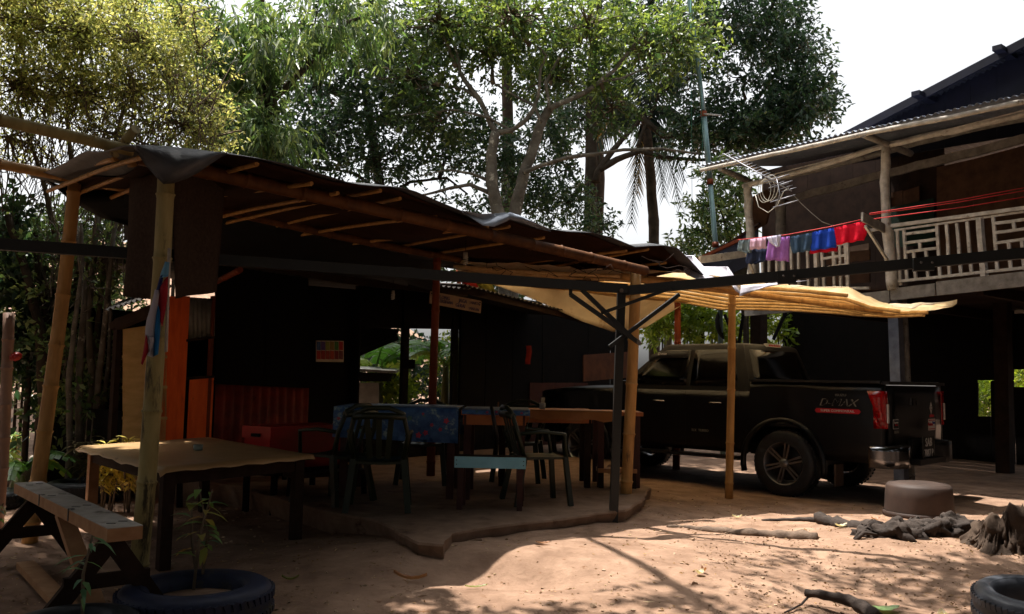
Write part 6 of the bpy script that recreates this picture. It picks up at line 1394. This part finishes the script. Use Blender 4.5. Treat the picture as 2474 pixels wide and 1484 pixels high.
# plants with separate large leaves
def plant(label, p, h, n, L, W, m, seed, stems=2, name='potted_plant', up=.3, tone=(0, 1)):
    r = random.Random(seed); t = thing(name, label, 'plant', p)
    for s in range(stems):
        x0 = p + Vector((r.uniform(-.06, .06), r.uniform(-.05, .05), 0)); pts = [x0, x0 + Vector((r.uniform(-.05, .05), 0, h * .5)), x0 + Vector((r.uniform(-.08, .08), r.uniform(-.04, .04), h * r.uniform(.85, 1)))]
        mb = MB(); mb.tube(pts, [.010, .008, .004], 5); mb.build('stem', M_twig, t)
        for k in range(n):
            f = .3 + .7 * (k + r.random()) / n; b = pts[0].lerp(pts[1], f * 2) if f < .5 else pts[1].lerp(pts[2], f * 2 - 1)
            a_ = r.uniform(0, 6.28); d = Vector((math.cos(a_), math.sin(a_), r.uniform(-.5, up))).normalized(); s_ = Vector((-math.sin(a_), math.cos(a_), 0)); nn = d.cross(s_); l = L * r.uniform(.6, 1.2); w = W * l / L / 2
            P0, P1, P2, P3 = b, b + d * l * .35, b + d * l * .7 - Z * l * .08, b + d * l - Z * l * .25
            mb = MB(); mb.add([P0, P1 + s_ * w + nn * w * .3, P1, P1 - s_ * w + nn * w * .3, P2 + s_ * w * .7 + nn * w * .2, P2, P2 - s_ * w * .7 + nn * w * .2, P3], [(0, 2, 1), (0, 3, 2), (1, 2, 5, 4), (2, 3, 6, 5), (4, 5, 7), (5, 6, 7)], True)
            o = mb.build('leaf', m, t); at = o.data.attributes.new('tint', 'FLOAT', 'POINT'); tv = tone[0] + (tone[1] - tone[0]) * r.random(); at.data.foreach_set('value', [tv] * 8)
    return t
L_pot = leafmat('leaf_potted', [(0, '4f7d5a'), (.6, '7d9a4a'), (1, 'b08a4a')], transl=.35, rough=.4)
p = G(500, 1395, .15); plant('straggly plant with pale drying leaves in the big blue-black tyre', Vector((p.x, p.y, .08)), .62, 13, .15, .05, L_pot, 1, 2)
p = G(432, 1395, .15); plant('thin side plant in the big blue-black tyre', Vector((p.x, p.y + .1, .08)), .48, 7, .13, .05, L_pot, 2, 1)
plant('small plant with narrow blue-green leaves in the bottom left tyre', Vector((p2.x + .02, p2.y, .05)), .52, 13, .13, .028, L_pot, 3, 1, tone=(0, .3))
p = G(205, 1185, .1); plant('bushy potted shrub with dull narrow leaves behind the bench', Vector((p.x, p.y, .1)), .55, 40, .14, .04, leafmat('leaf_dull', [(0, '4a4a30'), (1, '857a58')], transl=.3), 4, 5)
p = P(262, 1110, 8.0); p.z = gh(p.x, p.y); plant('low croton with bright yellow-cream leaves beside the plywood wall', Vector((p.x, p.y, .0)), .68, 50, .12, .04, leafmat('leaf_croton', [(0, 'a39a3c'), (1, 'e0d28a')], transl=.4), 5, 6, up=.9)
p = P(305, 1110, 8.0); plant('second croton with bright cream leaves nearest the plywood wall', Vector((p.x, p.y, .0)), .72, 44, .12, .04, MATS['leaf_croton'], 6, 4, up=.9)
p = G(40, 1120, .1); plant('ragged plants growing in the white tyre planter', Vector((p.x, p.y, .12)), .4, 30, .13, .04, L_pot, 7, 4)
plant('green seedling poking in from the left edge', G(0, 1300, .2), .25, 9, .12, .03, L_pot, 8, 1)
# banana plants
def banana(label, p, h, n, L, seed, m=L_ban, spread=.8):
    r = random.Random(seed); t = thing('banana_plant', label, 'banana plant', p)
    mb = MB(); mb.tube([p - Z * .1, p + Z * h * .5, p + Z * h], [.10, .085, .05], 9); mb.build('trunk', mat('banana_stem', '8d8a5a', '6a5f40', scale=5, stretch=(3, 3, .5), rough=.6), t)
    for k in range(n):
        a_ = k * 2.4 + r.random(); dh = Vector((math.cos(a_), math.sin(a_), 0)); l = L * r.uniform(.8, 1.1); b = p + Z * h
        mid_ = b + dh * l * .35 * spread + Z * l * .5; e = b + dh * l * spread + Z * l * r.uniform(-.25, .35); pts = [b * (1 - f) ** 2 + mid_ * 2 * f * (1 - f) + e * f * f for f in [i / 12 for i in range(13)]]
        s_ = Vector((-dh.y, dh.x, 0)); rw = []
        mbr = MB(); mbr.tube(pts, [.018 * (1 - .8 * i / 12) for i in range(13)], 5)
        for i in range(2, 12):
            for sg_ in (-1, 1):
                w = .24 * math.sin(math.pi * (.08 + .86 * (i - 1.5) / 10)) * (L / 1.4); q0 = pts[i]; q1 = pts[i].lerp(pts[i + 1], .9); dn = -Z * w * r.uniform(.1, .7)
                mbr.add([q0, q0 + s_ * sg_ * w * .6 + dn * .3, q0 + s_ * sg_ * w + dn, q1 + s_ * sg_ * w + dn * r.uniform(.8, 1.2), q1 + s_ * sg_ * w * .6 + dn * .3, q1], [(0, 1, 4, 5), (1, 2, 3, 4)])
        o = mbr.build('leaf', m, t); at = o.data.attributes.new('tint', 'FLOAT', 'POINT'); at.data.foreach_set('value', [r.random()] * len(o.data.vertices))
def gp(u, Y): q = P(u, 950, Y); return Vector((q.x, q.y, gh(q.x, q.y)))
banana('banana plant with broad torn leaves seen left in the serving opening', gp(905, 15.5), 1.3, 7, 1.5, 1); banana('banana plant with thick stem seen right in the serving opening', gp(1075, 14.8), 1.5, 6, 1.3, 2)
banana('banana plant partly hidden behind the opening post', gp(985, 16.5), 1.6, 6, 1.5, 3); banana('small sunlit banana plant at the left edge', gp(58, 8.6), .25, 6, .75, 4); banana('banana plant right of the mast behind the truck', gp(1890, 17), .9, 5, 1.2, 5)
# left edge bamboo stake with a red flower
t = thing('bamboo_stake', 'sunlit short bamboo stake standing at the left edge', 'post', gp(12, 6.9)); q = P(12, 1000, 6.9)
mb = MB(); bamboo(mb, Vector((q.x, q.y, 0)), P(22, 756, 6.9), .045, .01, 1, .28); mb.build('pole', mat('pinkish_bamboo', 'a88a78', '8a6c5a', scale=4, rough=.6), t)
mb = MB(); c = P(38, 862, 6.85)
for k in range(7): a_ = k * .9; mb.lathe([(.001, -.03), (.03, -.01), (.035, .02), (.001, .035)], Matrix.Translation(c + Vector((math.cos(a_), math.sin(a_), 0)) * .015) @ Matrix.Rotation(a_, 4, 'X'), 8)
tag(mb.build('red_flower', M_red), 'dark red flower head beside the bamboo stake', 'flower')
# upturned tub
p = G(2250, 1252, .03); t = thing('upturned_tub', 'upturned brown plastic tub standing beside the dead roots', 'tub', (p.x, p.y + .25, gh(p.x, p.y + .25)))
M_tub = mat('brown_tub', '463730', '372b25', scale=4, rough=.65, bump=.25, bdist=.006, spec=.3, c3='57483c', s3=3, t3=.6)
mb = MB(); b = Matrix.Translation((p.x, p.y + .25, gh(p.x, p.y + .25))); mb.lathe([(.320, 0), (.335, .01), (.335, .045), (.325, .055)], b, 40); mb.build('rim', M_tub, t)
mb = MB(); mb.lathe([(.318, .056), (.31, .2), (.302, .295), (.285, .318), (.2, .335), (.1, .338), (.001, .338)], b, 40); mb.build('body', M_tub, t)
mb = MB(); mb.lathe([(.27, .322), (.262, .329), (.25, .329)], b, 40); mb.build('base_ring', M_tub, t)
# dead roots and stump
M_dead = mat('dead_root_wood', '40352e', '2a221d', scale=9, rough=.9, bump=1.0, bdist=.02, c3='2a211c', s3=6, t3=.55, detail=9)
def rootpts(L_): return [Vector((*G(u, v, z).xy, max(z, gh(*G(u, v, z).xy)))) for u, v, z in L_]
def knot(mb, c, r, seed, sq=(1, 1, .7)):
    rr = np.random.default_rng(seed); vs = []; fs = []; nA, nB = 30, 20
    for i in range(nB + 1):
        ph = math.pi * i / nB
        for j in range(nA):
            th = 2 * math.pi * j / nA; d = Vector((math.sin(ph) * math.cos(th), math.sin(ph) * math.sin(th), math.cos(ph)))
            k = 1 + .6 * noise.noise(d * 1.7 + Vector((seed, 0, 0))) + .4 * noise.noise(Vector((d.x * 2, d.y * 6, d.z * 6)) + Vector((0, seed, 0))) + .18 * noise.noise(Vector((d.x * 4, d.y * 16, d.z * 16)) + Vector((0, seed, 0)))
            vs.append(c + Vector((d.x * sq[0], d.y * sq[1], d.z * sq[2])) * r * k)
    for i in range(nB):
        for j in range(nA): fs.append((i * nA + j, (i + 1) * nA + j, (i + 1) * nA + (j + 1) % nA, i * nA + (j + 1) % nA))
    mb.add(vs, fs, True)
t = thing('dead_roots', 'dark twisted dead roots lying on the sunlit earth in front of the tub', 'roots', G(2150, 1300, .02))
mb = MB(); pole(mb, rootpts([(1612, 1286, .04), (1655, 1278, .06), (1720, 1283, .07), (1800, 1290, .07), (1880, 1297, .05), (1975, 1312, .03)]), .016, .06, .22, 10); mb.build('root', mat('sunlit_root', '7a6656', '4d3e33', scale=9, stretch=(1, 1, 1), rough=.9, bump=1.0, bdist=.02, c3='3a2e26', s3=6, t3=.58, detail=9), t)  # paler than the other roots: sunlight put into this wood colour
mb = MB(); pole(mb, rootpts([(1970, 1252, .10), (2010, 1262, .09), (2060, 1282, .06), (2110, 1292, .05)]), .05, .07, .22, 8); mb.build('root', M_dead, t)
mb = MB(); pole(mb, rootpts([(2290, 1252, .2), (2250, 1268, .15), (2190, 1272, .12), (2150, 1290, .08)]), .035, .07, .2, 8); mb.build('root', M_dead, t)
mb = MB(); pole(mb, rootpts([(1840, 1262, .03), (1930, 1256, .04), (2000, 1258, .05)]), .015, .03, .2, 7); mb.build('root', M_dead, t)
mb = MB()
for k, (u, v, z, r_) in enumerate(((2120, 1300, .06, .15), (2170, 1302, .08, .17), (2225, 1298, .08, .16), (2275, 1292, .1, .15), (2310, 1278, .14, .13), (2080, 1290, .04, .10))): knot(mb, Vector((*G(u, v, z).xy, z)), r_, k, (1.2, .9, .75))
mb.build('root_ball', M_dead, t)
rs = random.Random(9); mb = MB()
for k in range(60):
    u = rs.uniform(2060, 2330); q = G(u, rs.uniform(1272, 1305), .08); a_ = rs.uniform(-.6, .6); ln = rs.uniform(.10, .32); pts = [q + Vector((math.cos(a_), math.sin(a_) * .6, 0)) * ln * f + Z * (.10 * math.sin(3.0 * f + .1) * rs.uniform(.7, 1.2) - .03) for f in (0, .25, .5, .75, 1)]
    pole(mb, pts, rs.uniform(.008, .022), .005, .2, 5, 2)
tag(mb.build('root_fibres', M_dead, t), kind='stuff')
t = thing('tree_stump', 'jagged upright rotten stump at the right edge', 'stump', G(2425, 1335, .05))
mb = MB(); c = G(2425, 1330, .05); c.z = gh(c.x, c.y) - .06; vs = []; fs = []; nA = 60; nB = 22
for i in range(nB + 1):
    f = i / nB
    for j in range(nA):
        th = 2 * math.pi * j / nA; hh = .32 + .12 * math.sin(th * 1 + 2.2) + .03 * math.sin(th * 7 + 1) + .10 * noise.noise(Vector((math.cos(th) * 6, math.sin(th) * 6, 9)))
        k = (.26 - .10 * f + .10 * (1 - f) ** 3) * (1 + .16 * math.sin(th * 5 + f * 2) + .22 * noise.noise(Vector((math.cos(th) * 2, math.sin(th) * 2, f * 3))) + .22 * noise.noise(Vector((math.cos(th) * 7, math.sin(th) * 7, f * 5))))
        vs.append(c + Vector((math.cos(th) * k * 1.05 + .1 * f * (math.cos(th) > 0), math.sin(th) * k * .8, hh * f)))
for i in range(nB):
    for j in range(nA): fs.append((i * nA + j, i * nA + (j + 1) % nA, (i + 1) * nA + (j + 1) % nA, (i + 1) * nA + j))
vs.append(c + Z * .16); fs += [(nB * nA + j, nB * nA + (j + 1) % nA, len(vs) - 1) for j in range(nA)]
mb.add(vs, fs, True); mb.build('stump_wood', mat('rotten_stump_wood', '57473a', '3a2d24', scale=9, stretch=(1, 1, .5), rough=.95, bump=1, bdist=.02, c3='33271f', s3=7, t3=.55, detail=9), t)
ct = c.copy(); mb = MB()
for k in range(110):
    th = rs.uniform(0, 6.283); f0 = rs.uniform(0, .5); f1 = f0 + rs.uniform(.2, .6); hh = .32 + .12 * math.sin(th + 2.2)
    def sp_(f): kk = (.26 - .10 * f + .10 * max(0, 1 - f) ** 3) * (1 + .16 * math.sin(th * 5 + f * 2)); return ct + Vector((math.cos(th) * kk * 1.07 + .1 * f * (math.cos(th) > 0), math.sin(th) * kk * .83, hh * f))
    pole(mb, [sp_(f0), sp_((f0 + f1) / 2), sp_(f1) + Vector((math.cos(th), math.sin(th), 0)) * rs.uniform(0, .03)], rs.uniform(.008, .020), .003, .25, 5, 2)
tag(mb.build('splinters', MATS['rotten_stump_wood'], t), kind='stuff')
mb = MB(); knot(mb, G(2345, 1300, .05), .13, 33); knot(mb, G(2375, 1325, .04), .10, 35); mb.build('root_knot', M_dead, t)
mb = MB(); pole(mb, rootpts([(1945, 1432, .06), (1990, 1437, .07), (2050, 1450, .06), (2090, 1470, .05), (2120, 1495, .03)]), .022, .045, .14, 8)
tag(mb.build('fallen_branch', M_dead), 'thick dead branch lying near the bottom edge', 'branch')
mb = MB(); pole(mb, rootpts([(1955, 1438, .04), (1935, 1460, .02), (1895, 1480, .01)]), .008, .005, .2, 5); tag(mb.build('fallen_twig', M_dead), 'thin forked twig beside the thick dead branch', 'twig')
# fallen leaves
def fleaf(label, u, v, w, h, m, rz, curl=.02):
    p = G(u, v, .03); p.z = gh(p.x, p.y) + .012; Rz = Matrix.Rotation(rz, 3, 'Z'); vs = []
    for i in range(9):
        f = i / 8; ww = h * math.sin(math.pi * min(1, f * .93 + .05)) ** .8 * .5
        for s in (-1, 0, 1): vs.append(p + Rz @ Vector(((f - .5) * w, s * ww, curl * (abs(s) * .6 + (2 * f - 1) ** 2) + .003 * math.sin(i * 3) * s)))
    fs = []
    for i in range(8):
        for s in (0, 1): k = i * 3 + s; fs.append((k, k + 1, k + 4, k + 3))
    mb = MB(); mb.add(vs, fs, True); o = mb.build('fallen_leaf', m); tag(o, label, 'leaf', 'fallen leaves on the yard'); at = o.data.attributes.new('tint', 'FLOAT', 'POINT'); at.data.foreach_set('value', [.5] * len(vs))
LG = leafmat('fallen_leaf_green', [(0, '7d9a62'), (1, '8aa86c')], transl=.3, rough=.5); LP = leafmat('fallen_leaf_pale', [(0, 'b8ab8c'), (1, 'c4b898')], transl=.2, rough=.6); LY = leafmat('fallen_leaf_yellow', [(0, '6a6e34'), (1, '7a7c3c')], transl=.3, rough=.5); LO = leafmat('fallen_leaf_orange', [(0, '8a5f40'), (1, '946848')], transl=.3, rough=.5)
fleaf('large pale green fallen leaf by the dead branch', 2132, 1446, .20, .10, LG, .05); fleaf('small pale oval leaf on the earth right of the green leaf', 2276, 1461, .085, .06, LP, 1.3); fleaf('pale leaf lying against the dark roots', 2033, 1291, .14, .06, LP, .4)
fleaf('long yellow-green leaf in the hollow near the sunlight edge', 1150, 1417, .14, .03, LY, .3, .01); fleaf('long dry leaf left of the yellow-green leaf', 990, 1415, .22, .03, LO, -.3, .03); fleaf('curled brown leaf at the crest of the sunlit earth', 1310, 1352, .10, .05, LO, .1, .01)
fleaf('pale leaf fragment on sunlit earth left of the roots', 1780, 1258, .09, .04, LP, -.2); fleaf('round pale leaf on the sunlit earth', 1690, 1408, .07, .05, LP, .7); fleaf('orange leaf beside the upturned tub', 2115, 1252, .09, .04, LO, .1); fleaf('small curved leaf left of the thick branch', 1700, 1402, .05, .03, LO, 2.)
fleaf('faint green leaf in the shade under the broken floor', 700, 1412, .10, .03, LY, .1)
